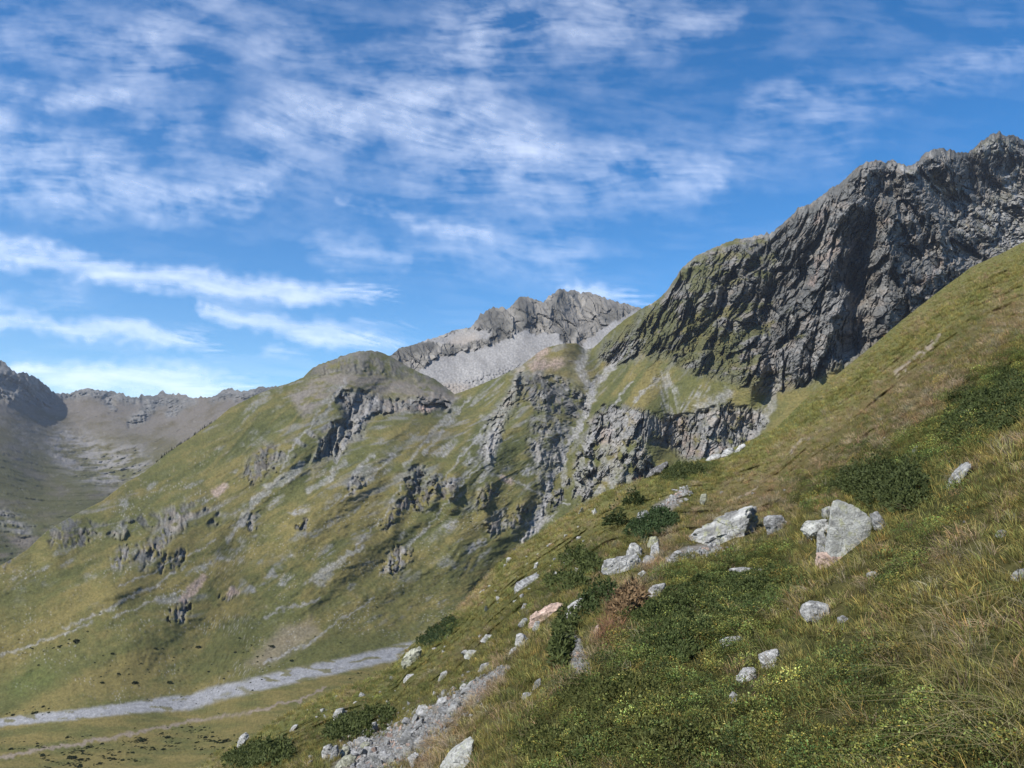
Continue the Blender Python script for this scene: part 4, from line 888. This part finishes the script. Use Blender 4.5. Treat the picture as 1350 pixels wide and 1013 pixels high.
def scatter(name, pts, rot, scl, idx, tint, protos, label=None, cat=None):
    me = bpy.data.meshes.new(name); me.vertices.add(len(pts)); me.vertices.foreach_set('co', np.ascontiguousarray(pts, np.float32).ravel())
    for nm, ty, val, fld in (('rot', 'FLOAT_VECTOR', rot, 'vector'), ('scl', 'FLOAT', scl, 'value'), ('idx', 'INT', idx, 'value'), ('tint', 'FLOAT_VECTOR', tint, 'vector')):
        a = me.attributes.new(nm, ty, 'POINT'); a.data.foreach_set(fld, np.ascontiguousarray(val, np.int32 if ty == 'INT' else np.float32).ravel())
    o = bpy.data.objects.new(name, me); COL.objects.link(o)
    cl = bpy.data.collections.new(name+'_kinds')
    for i, p_ in enumerate(protos): p_.name = '%s_%03d' % (name+'_kind', i); cl.objects.link(p_)
    g = bpy.data.node_groups.new(name+'_scatter', 'GeometryNodeTree')
    g.interface.new_socket('Geometry', in_out='INPUT', socket_type='NodeSocketGeometry'); g.interface.new_socket('Geometry', in_out='OUTPUT', socket_type='NodeSocketGeometry')
    N = g.nodes.new; gi, go = N('NodeGroupInput'), N('NodeGroupOutput'); iop = N('GeometryNodeInstanceOnPoints'); ci = N('GeometryNodeCollectionInfo')
    ci.inputs['Collection'].default_value = cl; ci.inputs['Separate Children'].default_value = True; ci.inputs['Reset Children'].default_value = True
    iop.inputs['Pick Instance'].default_value = True
    def na(nm, ty):
        x = N('GeometryNodeInputNamedAttribute'); x.data_type = ty; x.inputs['Name'].default_value = nm
        return [s for s in x.outputs if s.enabled and s.name == 'Attribute'][0]
    k = g.links.new
    k(gi.outputs[0], iop.inputs['Points']); k(ci.outputs[0], iop.inputs['Instance']); k(na('idx', 'INT'), iop.inputs['Instance Index'])
    k(na('rot', 'FLOAT_VECTOR'), iop.inputs['Rotation']); k(na('scl', 'FLOAT'), iop.inputs['Scale']); k(iop.outputs[0], go.inputs[0])
    md = o.modifiers.new('scatter', 'NODES'); md.node_group = g
    return tag(o, label, cat, kind='stuff')

# where tufts grow: sampled so that cover stays even from the near grass to the skyline
rg = np.random.default_rng(78)
n = 480000
px = rg.uniform(-120, 1470, n); py = rg.uniform(300, 1260, n)
k = py > silfg(px)+.5; px, py = px[k], py[k]
P, D = hill(px, py)
dens = np.minimum(5.5/(260./D)**2*(1+2.2*sstep(30, 12, D)), .20)                   # tufts per square pixel of the photograph
cand = n/(1590*960.)
k = rg.random(len(px)) < dens/cand
px, py, P, D = px[k], py[k], P[k], D[k]
m = near_masks(px, py)
for q in ROCK_POLYS:
    c0 = q.mean(0); qq = c0+(q-c0)*.86; qq[:, 1] = np.where(qq[:, 1] > c0[1], np.minimum(qq[:, 1], q[:, 1].max()-2.5), qq[:, 1])
    s = (px > q[:, 0].min()) & (px < q[:, 0].max()) & (py > q[:, 1].min()) & (py < q[:, 1].max())
    if s.any():
        z_ = np.zeros(len(px), bool); z_[s] = poly(px[s], py[s], qq, .5) > .5
        keep = ~z_; px, py, P, D = px[keep], py[keep], P[keep], D[keep]; m = {a: b[keep] for a, b in m.items()}
keep = (m['scree'] < .5+.42*rg.random(len(px))) & (m['dirt'] < .5+.4*rg.random(len(px)))
px, py, P, D = px[keep], py[keep], P[keep], D[keep]; m = {a: b[keep] for a, b in m.items()}
n = len(px); u = rg.random(n)
far = sstep(22, 60, D)
kind = np.where(u < np.clip(m['shrub']*1.0-.14, 0, .78)*(1-.35*far), 2, np.where(rg.random(n) < np.clip(m['gold']*1.2-.18+.6*m['rust'], .05, .92), 1, 0))
v = rg.normal(0, 1, n)
patch = fbm2(px/24, py/16, 540, 4, .6)
tg = mix(mix(np.broadcast_to(C(.152,.156,.045), (n, 3)), C(.225,.205,.062), sstep(-.3, .3, patch+.3*m['gold'])), C(.080,.105,.028), sstep(.1, .5, -patch)*.7)
td = mix(np.broadcast_to(C(.300,.215,.092), (n, 3)), C(.34,.28,.145), sstep(-.2, .3, patch)); td = mix(td, C(.20,.095,.045), m['rust']*.8)
ts = mix(np.broadcast_to(C(.105,.128,.036), (n, 3)), C(.190,.190,.052), sstep(-.1, .35, fbm2(px/20, py/14, 541, 3))); ts = mix(ts, C(.052,.072,.025), sstep(.05, .35, fbm2(px/34, py/24, 542, 3))*.8); ts = mix(ts, C(.13,.07,.035), m['rust']*.35)
rk_ = in_rocks(px, py, 1.12, .25)
lift = (1.18+.08*far)[:, None]
tint = lift*np.where((kind == 0)[:, None], tg, np.where((kind == 1)[:, None], td, ts))*np.exp(np.where(kind == 2, .38, .24)*v)[:, None]*np.stack([np.exp(.10*rg.normal(0, 1, n)), np.ones(n), np.ones(n)], 1)
scl = rg.uniform(.55, 1.08, n)*(1+1.1*far)*np.where(kind == 2, rg.uniform(.6, 1.2, n), 1.0)*np.where(D < 9, .85, 1.0)
rot = np.stack([rg.normal(0, .18, n), rg.normal(-.25, .18, n), np.where(kind == 2, rg.uniform(0, 6.28, n), rg.normal(0, 1.0, n))], 1)
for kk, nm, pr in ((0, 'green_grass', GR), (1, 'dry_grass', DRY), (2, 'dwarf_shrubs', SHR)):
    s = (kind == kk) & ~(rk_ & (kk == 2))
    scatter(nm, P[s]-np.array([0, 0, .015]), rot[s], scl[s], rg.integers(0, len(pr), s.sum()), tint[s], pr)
print('tufts', n)
# sparse long pale seed stalks near the camera
V, Fq, sh = blades(9, rg, .08, .30, .60, .0045, 1.0, (-.6, .2)); c = np.stack([sh]*3, 1)
ST_ = [proto('stalk', V, Fq, c)]
n = 150; px = rg.uniform(1000, 1400, n); py = rg.uniform(700, 1060, n); g_ = brush(px, py, [(1340,930),(1300,960)], 60, .9)+brush(px, py, [(1260,760),(1200,830),(1330,780)], 60, 1.)*.7+.12
k = rg.random(n) < g_; px, py = px[k], py[k]; P, D = hill(px, py); n = len(px)
scatter('tall_grass_stalks', P, np.stack([rg.normal(0, .3, n), rg.normal(-.4, .3, n), rg.normal(.4, .7, n)], 1), rg.uniform(.45, .85, n), np.zeros(n, int), np.broadcast_to(C(.30,.25,.13), (n, 3))*rg.uniform(.7, 1.2, n)[:, None], ST_)
# gravel between the stones of the scree
gp = [bpy.data.objects.new('gravel_kind', p_.data) for p_ in [PROTO[i] for i in (0, 2, 3, 6, 1, 2, 4, 5)]]
n = 3300; t_ = rg.random(n)*(len(SCREE_PL)-1); i = np.minimum(t_.astype(int), len(SCREE_PL)-2); f_ = t_-i; S_ = np.array(SCREE_PL, float); hw = np.array([3,8,14,18,20,28,32.])
ax = S_[i]*(1-f_)[:, None]+S_[i+1]*f_[:, None]; q = rg.normal(0, .62, n)*(hw[i]*(1-f_)+hw[i+1]*f_)
px, py = ax[:, 0]+q*.56, ax[:, 1]+q*.83; gsz = np.clip(5.2*np.exp(.45*rg.normal(0, 1, n)), 2, 13)*(.4+.6*t_/6)
for (xa, ya), (xb, yb), wd_, k_, sz_ in (((884,740),(950,722),4.5,150,4.2), ((908,646),(866,674),4,130,3.2), ((750,838),(770,884),6,130,5.)):
    e_ = rg.random(k_); px = np.r_[px, xa+(xb-xa)*e_+rg.normal(0, wd_, k_)]; py = np.r_[py, ya+(yb-ya)*e_+rg.normal(0, wd_*.7, k_)]; gsz = np.r_[gsz, sz_*np.exp(.4*rg.normal(0, 1, k_))]
n = len(px); P, D = hill(px, py)
scatter('gravel', P, rg.uniform(0, 6.28, (n, 3)), gsz*D/1000, rg.integers(0, 8, n), np.ones((n, 3)), gp)

# ---- juniper bushes and mats: leafy sprigs over the ground they lie on
def bush(name, el, h, label, seed, cat='bush', c0=(.040,.052,.018), c1=(.098,.118,.034), upright=False, dens=1.0, ln=.075):
    """el = list of (px,py,half width,half height) lobes, h = height in metres"""
    r_ = np.random.default_rng(seed); PPs, DDs, HHs = [], [], []
    for (ex, ey, ea, eb) in el:
        P0, d0 = hill(np.array([ex]), np.array([ey])); d0 = float(d0[0])
        lpx = ln*1000/d0
        n = int(dens*7.0*math.pi*ea*eb/(lpx*lpx*.30)); n = min(max(n, 300), 9000)
        a = r_.uniform(0, 6.283, n); r = np.sqrt(r_.random(n))
        edge = 1+.22*noise2(np.cos(a)*1.8+seed, np.sin(a)*1.8, seed)+.12*noise2(np.cos(a)*5+seed, np.sin(a)*5, seed+1)
        qx, qy = ex+ea*edge*r*np.cos(a), ey+eb*edge*r*np.sin(a)
        qy = np.maximum(qy, silfg(qx)+.5)
        if upright:                                       # a dome standing on one spot
            s = d0/1000; rad = ea*s
            G = P0[0]+np.stack([rad*r*np.cos(a)*edge, rad*r*np.sin(a)*edge, 0*a], 1)
        else:
            ok = ~in_rocks(qx, qy, 1.08, .2); qx, qy, a, r, edge = qx[ok], qy[ok], a[ok], r[ok], edge[ok]; n = len(qx)
            G, _ = hill(qx, qy)
        lump = .58+.75*noise2(qx/(ea*.30)+seed, qy/(ea*.16), seed+2)+.3*noise2(qx/(ea*.12), qy/(ea*.07), seed+3)
        hh = h*np.sqrt(np.clip(1-(r*.97)**2, 0, 1))*np.clip(lump, .25, 1.3)
        G = G.copy(); G[:, 2] += hh*(.35+.65*r_.random(n)**.5)
        out = np.stack([np.cos(a)*r*.9, np.sin(a)*r*.6, .55+0*a], 1)+r_.normal(0, .45, (n, 3))
        PPs.append(G); DDs.append(out); HHs.append(hh/h)
    Pq, Dq, Hq = np.concatenate(PPs), unit(np.concatenate(DDs)), np.concatenate(HHs)
    V, K = [], []
    for j in range(3):
        d_ = unit(Dq+r_.normal(0, .55, Dq.shape)); off_ = Dq*ln*.5*r_.random(len(Dq))[:, None]
        v_, _ = leaves(Pq+off_, d_, ln*r_.uniform(.5, 1.1, len(Pq)), ln*.34, r_); V.append(v_); K.append(r_.random(len(Pq)))
    V = np.concatenate(V); K = np.concatenate(K); H3 = np.concatenate([Hq]*3)
    cc = mix(np.broadcast_to(np.array(c0, np.float32), (len(K), 3)), np.array(c1, np.float32), np.clip(.15+.75*K*r_.uniform(.6, 1.2, len(K)), 0, 1))
    org = Pq.mean(0); org[2] = Pq[:, 2].min()
    ob = add_mesh(name, V-org, np.arange(len(V)).reshape(-1, 4), M_BUSH, np.repeat(cc, 4, 0))
    ob.location = org
    return tag(ob, label, cat)
bush('juniper_bush', [(1160,655,46,30),(1130,650,34,20),(1190,655,30,24),(1165,672,34,10)], .55, 'large dark juniper spreading behind the tall lichen slab', 901, c1=(.075,.092,.028), ln=.07)
bush('juniper_bush', [(836,668,13,6)], .95, 'round dark bush on the hill edge, upper of the two round ones', 902, c1=(.05,.07,.024), upright=True, ln=.14)
bush('juniper_bush', [(812,696,15,6)], .85, 'round dark bush on the hill edge, lower of the two round ones', 903, c1=(.05,.07,.024), upright=True, ln=.13)
bush('juniper_mat', [(905,624,28,7),(888,630,18,6)], .75, 'low dark mat of juniper on the skyline right of the overhanging boulder', 904, c1=(.065,.078,.024), ln=.15)
bush('juniper_mat', [(868,690,24,14),(850,702,24,12)], .45, 'flat green juniper mat beside the rounded pale rock', 905, c0=(.03,.05,.02), c1=(.055,.085,.028), ln=.10)
bush('juniper_mat', [(745,772,28,9),(760,742,22,12),(778,752,14,10)], .45, 'dark mat of juniper left of the broad tilted slab', 906, ln=.12)
bush('juniper_mat', [(578,836,16,11),(562,848,12,7),(592,824,10,8)], .5, 'dark mat growing on the hill rim right above the river bed', 907, c0=(.025,.04,.016), c1=(.045,.065,.022), ln=.15)
bush('juniper_mat', [(345,1002,34,14),(318,1008,26,10),(372,1000,14,10)], .8, 'dark spreading juniper at the bottom edge, farthest left', 908, ln=.15)
bush('juniper_mat', [(472,962,36,13),(448,972,22,10),(500,950,22,9)], .6, 'low dark juniper on the grassy nose just left of the scree', 909, ln=.13)
bush('juniper_mat', [(960,782,74,22),(905,812,66,30),(1010,770,50,18),(880,850,44,26)], .22, 'widest dark green juniper mat, in the middle below the long whitish boulder', 910, c0=(.038,.052,.017), c1=(.098,.122,.036), ln=.055)
bush('juniper_mat', [(1300,545,50,26),(1262,570,22,16),(1335,515,30,20)], .28, 'dark green mat high on the right slope', 911, c0=(.03,.042,.015), c1=(.08,.10,.03), ln=.06)
bush('juniper_mat', [(742,855,10,22),(736,872,9,16),(748,830,12,10)], .5, 'narrow dark bush beside the stones right of the scree', 912, ln=.10)
bush('juniper_mat', [(770,808,18,10),(795,790,20,10)], .4, 'mid-green bush right of the bluish-white slab', 913, c0=(.035,.055,.018), c1=(.07,.09,.028), ln=.09)
bush('heath_tuft', [(835,798,16,13),(822,810,13,12)], .40, 'rust-brown withered tuft beside the green shrubs in the middle', 914, cat='shrub', c0=(.12,.075,.04), c1=(.28,.19,.10), ln=.11)
bush('juniper_mat', [(810,925,80,34),(740,985,70,26),(880,985,60,30)], .16, 'low yellowish-green juniper carpet at the bottom middle', 915, c0=(.045,.055,.017), c1=(.125,.13,.036), ln=.05)

# ---- far vegetation
rg = np.random.default_rng(79)
n = 200; u = rg.normal(0, 1, (n, 3)); u = unit(u)*rg.uniform(.6, 1, (n, 1)); u[:, 2] = np.abs(u[:, 2])*.62
V, Fq = leaves(u, u+rg.normal(0, .5, (n, 3)), .42, .30, rg); kf = rg.uniform(.6, 1.4, n)
blob = proto('valley_bush', V, Fq, np.repeat(np.stack([kf]*3, 1), 4, 0))
px, py, P = MAIN['px'], MAIN['py'], MAIN['P']
wx = px+12*fbm2(px/40, py/16, 601, 3); wy = py+5*fbm2(px/40, py/16, 602, 3)
pr = 2.6*brush(wx, wy, [(60,1006),(160,992),(250,972),(300,985)], [10,13,13,16], .6)*sstep(-.02, .2, fbm2(px/22, py/5, 603, 3)) + 1.6*brush(wx, wy, [(0,985),(60,984),(120,965)], [5,5,3], .9)*sstep(0, .3, fbm2(px/22, py/5, 604, 3)) \
   + .030*brush(wx, wy, [(150,870),(250,850),(330,870)], 34, 1.) + .02*brush(wx, wy, [(60,910),(250,900),(420,850)], 30, 1.) + .25*brush(wx, wy, [(315,852),(330,856)], 7, .8) + .06*brush(wx, wy, [(200,930),(330,905)], 8, .8) + .5*brush(wx, wy, [(30,862),(110,842),(150,826)], 5, .8)*sstep(0, .2, noise2(px/7, py/4, 605)) + .3*brush(wx, wy, [(60,935),(10,942)], 4, .9) + .25*brush(wx, wy, [(545,868),(450,900)], 3, .9) + .006*sstep(640, 720, py)*sstep(700, 620, px)
pr = pr.ravel(); s = rg.random(len(pr)) < pr*.45*np.where(pr < .035, .2, 1)
Pv = P.reshape(-1, 3)[s]; n = len(Pv)
scatter('valley_bushes', Pv-np.array([0, 0, .1]), np.stack([0*Pv[:, 0], 0*Pv[:, 0], rg.uniform(0, 6.28, n)], 1), np.clip(.24*np.exp(.6*rg.normal(0, 1, n)), .15, 1.5)*np.linalg.norm(Pv, axis=1)/480, np.zeros(n, int), np.broadcast_to(C(.030,.040,.014), (n, 3))*rg.uniform(.7, 1.4, n)[:, None], [blob])
print('valley bushes', n)
# conifers along the spur's skyline
n = 420; hz_ = rg.random(n); a = rg.uniform(0, 6.28, n); r = .20*(1-hz_)**.8*(.75+.25*np.sin(hz_*40))
Pp = np.stack([r*np.cos(a)*.4, r*np.sin(a)*.4, .06+hz_*.94], 1); Dr = np.stack([np.cos(a), np.sin(a), 0*a-.25], 1)
V, Fq = leaves(Pp, Dr, np.maximum(r, .03), .07, rg); kf = rg.uniform(.6, 1.4, n)
tree = proto('conifer', V, Fq, np.repeat(np.stack([kf]*3, 1), 4, 0))
ti, pts = MAIN['cols'], []
for k in range(95):
    qx = rg.uniform(206, 288); i = int(np.argmin(np.abs(ti-qx))); p_ = P[0, i].copy(); h_ = p_[:2]/np.linalg.norm(p_[:2]); b_ = rg.uniform(0, 14)
    p_[:2] += h_*b_; p_[2] -= b_*.25+.6; pts.append(p_)
pts = np.array(pts); n = len(pts)
scatter('conifer_wood', pts, np.stack([0*pts[:, 0], 0*pts[:, 0], rg.uniform(0, 6.28, n)], 1), rg.uniform(3.2, 7.0, n), np.zeros(n, int), np.broadcast_to(C(.022,.032,.018), (n, 3))*rg.uniform(.7, 1.3, n)[:, None], [tree])

# ------------------------------------------------------------------ light, sky, air
SUN_EL, SUN_AZ = 45.0, math.atan2(-.80, -.60)          # azimuth from +y towards +x
sd = np.array([math.sin(SUN_AZ)*math.cos(R(SUN_EL)), math.cos(SUN_AZ)*math.cos(R(SUN_EL)), math.sin(R(SUN_EL))])
ld = bpy.data.lights.new('sun', 'SUN'); ld.energy = 5.0; ld.angle = R(.53); ld.color = (1, .95, .87)
lo = bpy.data.objects.new('sun', ld); COL.objects.link(lo)
from mathutils import Vector
lo.rotation_euler = Vector(-sd).to_track_quat('-Z', 'Y').to_euler(); lo.location = (-50, -30, 80)
w = bpy.data.worlds.new('World'); SC.world = w; w.use_nodes = True
nt = w.node_tree; nt.nodes.clear()
sk = nt.nodes.new('ShaderNodeTexSky'); sk.sky_type = 'NISHITA'; sk.sun_disc = False
sk.sun_elevation = R(SUN_EL); sk.sun_rotation = SUN_AZ % (2*math.pi); sk.altitude = 2100; sk.air_density = 1.0; sk.dust_density = .15; sk.ozone_density = 2.6
bg = nt.nodes.new('ShaderNodeBackground'); bg.inputs[1].default_value = .122
ow = nt.nodes.new('ShaderNodeOutputWorld')
hs = nt.nodes.new('ShaderNodeHueSaturation'); hs.inputs['Saturation'].default_value = 1.36; nt.links.new(sk.outputs[0], hs.inputs['Color']); nt.links.new(hs.outputs[0], bg.inputs[0]); nt.links.new(bg.outputs[0], ow.inputs[0])

# cirrus: a thin sheet of ice cloud three kilometres up, lit by the sun and the sky
HC = 3400.
cols = np.arange(-330, 1700, 1.9); rows = np.arange(-330, 560, 1.9)
px, py = np.meshgrid(cols, rows)
rd = ray(px, py); PC = rd*(HC/np.maximum(rd[..., 2:], .035))
wpx = px + 34*fbm2(px/95, py/80, 401, 5, .6) + 8*noise2(px/17, py/17, 402); wpy = py + 24*fbm2(px/110, py/70, 403, 5, .6) + 5*noise2(px/15, py/13, 404)
def fibres(src, ang, n, step=1.0):
    """smear a noise field along a wind direction (streamline averaging) so that it reads as ice fibres"""
    h, w_ = src.shape; jj, ii = np.meshgrid(np.arange(w_), np.arange(h)); acc = src.copy()
    cx_, sy_ = np.cos(ang), np.sin(ang)
    for sg in (-1, 1):
        fx, fy = jj.astype(float), ii.astype(float)
        for k in range(n):
            ix = np.clip(fx.round().astype(int), 0, w_-1); iy = np.clip(fy.round().astype(int), 0, h-1)
            fx += sg*step*cx_[iy, ix]; fy += sg*step*sy_[iy, ix]
            acc += src[np.clip(fy.round().astype(int), 0, h-1), np.clip(fx.round().astype(int), 0, w_-1)]*(1-k/n)
    acc -= acc.mean(); return acc/acc.std()
turb = fbm2(px/150, py/110, 405, 4, .55)
src = fbm2(px/13, py/10, 406, 5, .62) + .8*fbm2(px/80, py/36, 415, 3, .6)
angA = .10 + .75*turb + .10*np.sin(px/210.)
angB = 1.15 + .9*fbm2(px/120, py/120, 408, 3) - .5*sstep(700, 1100, px)
LF = fibres(fbm2(px/5, py/4, 418, 3, .7), angA+.12*noise2(px/30, py/30, 419), 12)
LA, LB = fibres(src, angA, 26), fibres(src, angB, 12)
puff = fbm2(px/80, py/26, 416, 6, .58)
pf2 = fbm2(px/44, py/27, 421, 6, .62)
tex = np.clip(.5 + .10*LA + .24*puff + .26*pf2 + .04*LF, 0, 1.7)
tx2 = np.clip(.47 + .055*LA + .045*LB + .18*puff + .42*pf2 + .22*turb + .035*LF, 0, 1.7)
fib = .35*LA
fib2 = .35*LA
Bc = lambda pl, w, s=1.0: brush(wpx, wpy, pl, w, s)
den = 0*px
for pl, w_, s_ in [([(-40,330),(40,338),(110,350),(190,366),(280,378),(400,386),(480,390),(530,387)], [15,14,13,15,14,12,11,8], .95),
                 ([(-40,424),(30,426),(100,432),(170,441),(230,450),(310,466)], [10,10,11,11,11,3], .8), ([(265,408),(340,424),(420,442),(500,456),(560,460)], [8,13,13,10,3], .8), ([(250,440),(290,460)], 14, .5),
                 ([(20,492),(90,494),(160,492),(230,498),(300,506),(370,512)], [8,12,13,14,13,8], .85), ([(60,510),(160,514),(300,518)], 9, .6), ([(345,465),(425,470)], 7, .5), ([(-10,446),(30,449)], 5, .4), ([(25,465),(50,470)], 7, .35),
                 ([(760,384),(815,392),(870,398)], [10,10,8], .85), ([(430,424),(480,430),(560,432)], 7, .35), ([(-20,395),(120,400)], 12, .25)]:
    den += 1.12*s_*Bc(pl, w_)*(1-sstep(pl[-1][0]-120, pl[-1][0]+10, wpx+18*LF))*np.clip(.25+tex*.95, 0, 1.6)
for pl, w_, s_ in [([(-40,200),(60,215),(140,228),(210,262),(270,268),(350,262)], [34,34,34,26,20,14], .72), ([(-40,255),(60,262),(120,275)], 22, .45), ([(75,130),(110,127),(150,133)], 15, .55), ([(-20,108),(25,115)], 13, .5), ([(-10,155),(30,160)], 15, .4),
                 ([(-60,60),(60,50),(150,70),(240,90)], [50,50,50,34], .34), ([(180,100),(190,60)], 38, .3), ([(245,20),(300,30),(360,50),(440,90),(520,100),(600,80)], [40,50,50,50,45,45], .34), ([(200,170),(240,168)], 22, .45),
                 ([(335,160),(380,150),(430,160),(450,178)], [26,30,30,22], .55), ([(230,210),(300,222),(360,225)], 22, .36), ([(480,150),(560,150),(620,150),(680,185)], [34,40,44,44], .42), ([(560,200),(680,212),(780,226),(880,240),(940,228)], [50,50,46,34,18], .46), ([(380,200),(440,230)], 34, .3),
                 ([(410,330),(470,338),(530,338)], [14,20,16], .5), ([(450,262),(500,276),(540,296),(640,306)], [6,8,8,10], .42), ([(560,318),(650,322),(760,345)], 24, .32), ([(650,60),(720,40),(800,55),(870,60),(960,15)], [50,50,45,28,10], .34), ([(600,20),(780,10),(900,5)], 34, .3),
                 ([(1005,138),(1050,128),(1110,140),(1180,118),(1260,95),(1330,75)], [18,26,26,22,22,24], .40), ([(1060,40),(1180,30),(1340,20)], 50, .14), ([(820,215),(960,205),(1120,200)], 34, .2), ([(600,340),(700,350),(800,330)], 30, .16), ([(960,215),(1060,150)], 30, .1), ([(0,385),(100,380)], 16, .22), ([(560,270),(760,280)], 40, .15)]:
    den += s_*Bc(pl, w_)*np.clip(tx2*1.15-.12, 0, 1.6)
den += .05*np.clip(.5+fib+.5*puff, 0, 1) + .12*sstep(330, 520, py)*np.clip(.5+fib2, 0, 1) + \
    .17*np.clip(.35+.7*turb+.5*puff+.5*pf2+.05*LA, 0, 1)*sstep(420, 250, py)*(.35+.65*sstep(1150, 800, px))
off = np.maximum(np.maximum(-px, px-1350), -py)
den += .5*sstep(20, 200, off)*np.clip(.1+1.3*fib+.6*puff, 0, 1)      # the sheet goes on past the frame
den = np.clip(den-.05, 0, 1.6); den = 1-np.exp(-.74*den**1.12)
t = NT('cirrus_cloud')
at = t.add('ShaderNodeAttribute', attribute_name='dens')
tr = t.add('ShaderNodeBsdfTransparent')
tl = t.add('ShaderNodeBsdfTranslucent'); tl.inputs[0].default_value = (.95, .95, .95, 1)
mx = t.add('ShaderNodeMixShader'); t.link(at.outputs['Fac'], mx.inputs[0]); t.link(tr.outputs[0], mx.inputs[1]); t.link(tl.outputs[0], mx.inputs[2])
t.done(mx.outputs[0])
tag(add_mesh('sky', PC, grid_faces(*px.shape), t.m, attrs={'dens': den*.93}), kind='structure')

# the air itself
t = NT('air')
pv = t.add('ShaderNodeVolumePrincipled'); pv.inputs['Color'].default_value = (.80, .88, 1, 1); pv.inputs['Density'].default_value = HAZE
pv.inputs['Anisotropy'].default_value = .25
t.link(pv.outputs[0], t.out.inputs['Volume'])
b = np.array([[sx_, sy_, sz_] for sz_ in (-264, 1160) for sx_, sy_ in ((-6600,-3100),(6600,-3100),(6600,6700),(-6600,6700))], float)
if HAZE > 0:
    tag(add_mesh('haze', b, np.array([[3,2,1,0],[4,5,6,7],[0,1,5,4],[1,2,6,5],[2,3,7,6],[3,0,4,7]]), t.m, smooth=False), kind='stuff')

# ------------------------------------------------------------------ camera
cam = bpy.data.cameras.new('camera'); cam.sensor_width = 36; cam.lens = 36*F/1350.; cam.clip_start = .05; cam.clip_end = 300000
co = bpy.data.objects.new('camera', cam); COL.objects.link(co); co.rotation_euler = (R(90)+TH, 0, 0); SC.camera = co
SC.view_settings.view_transform = 'Standard'; SC.view_settings.look = 'None'; SC.view_settings.gamma = 1; SC.view_settings.exposure = EXPO
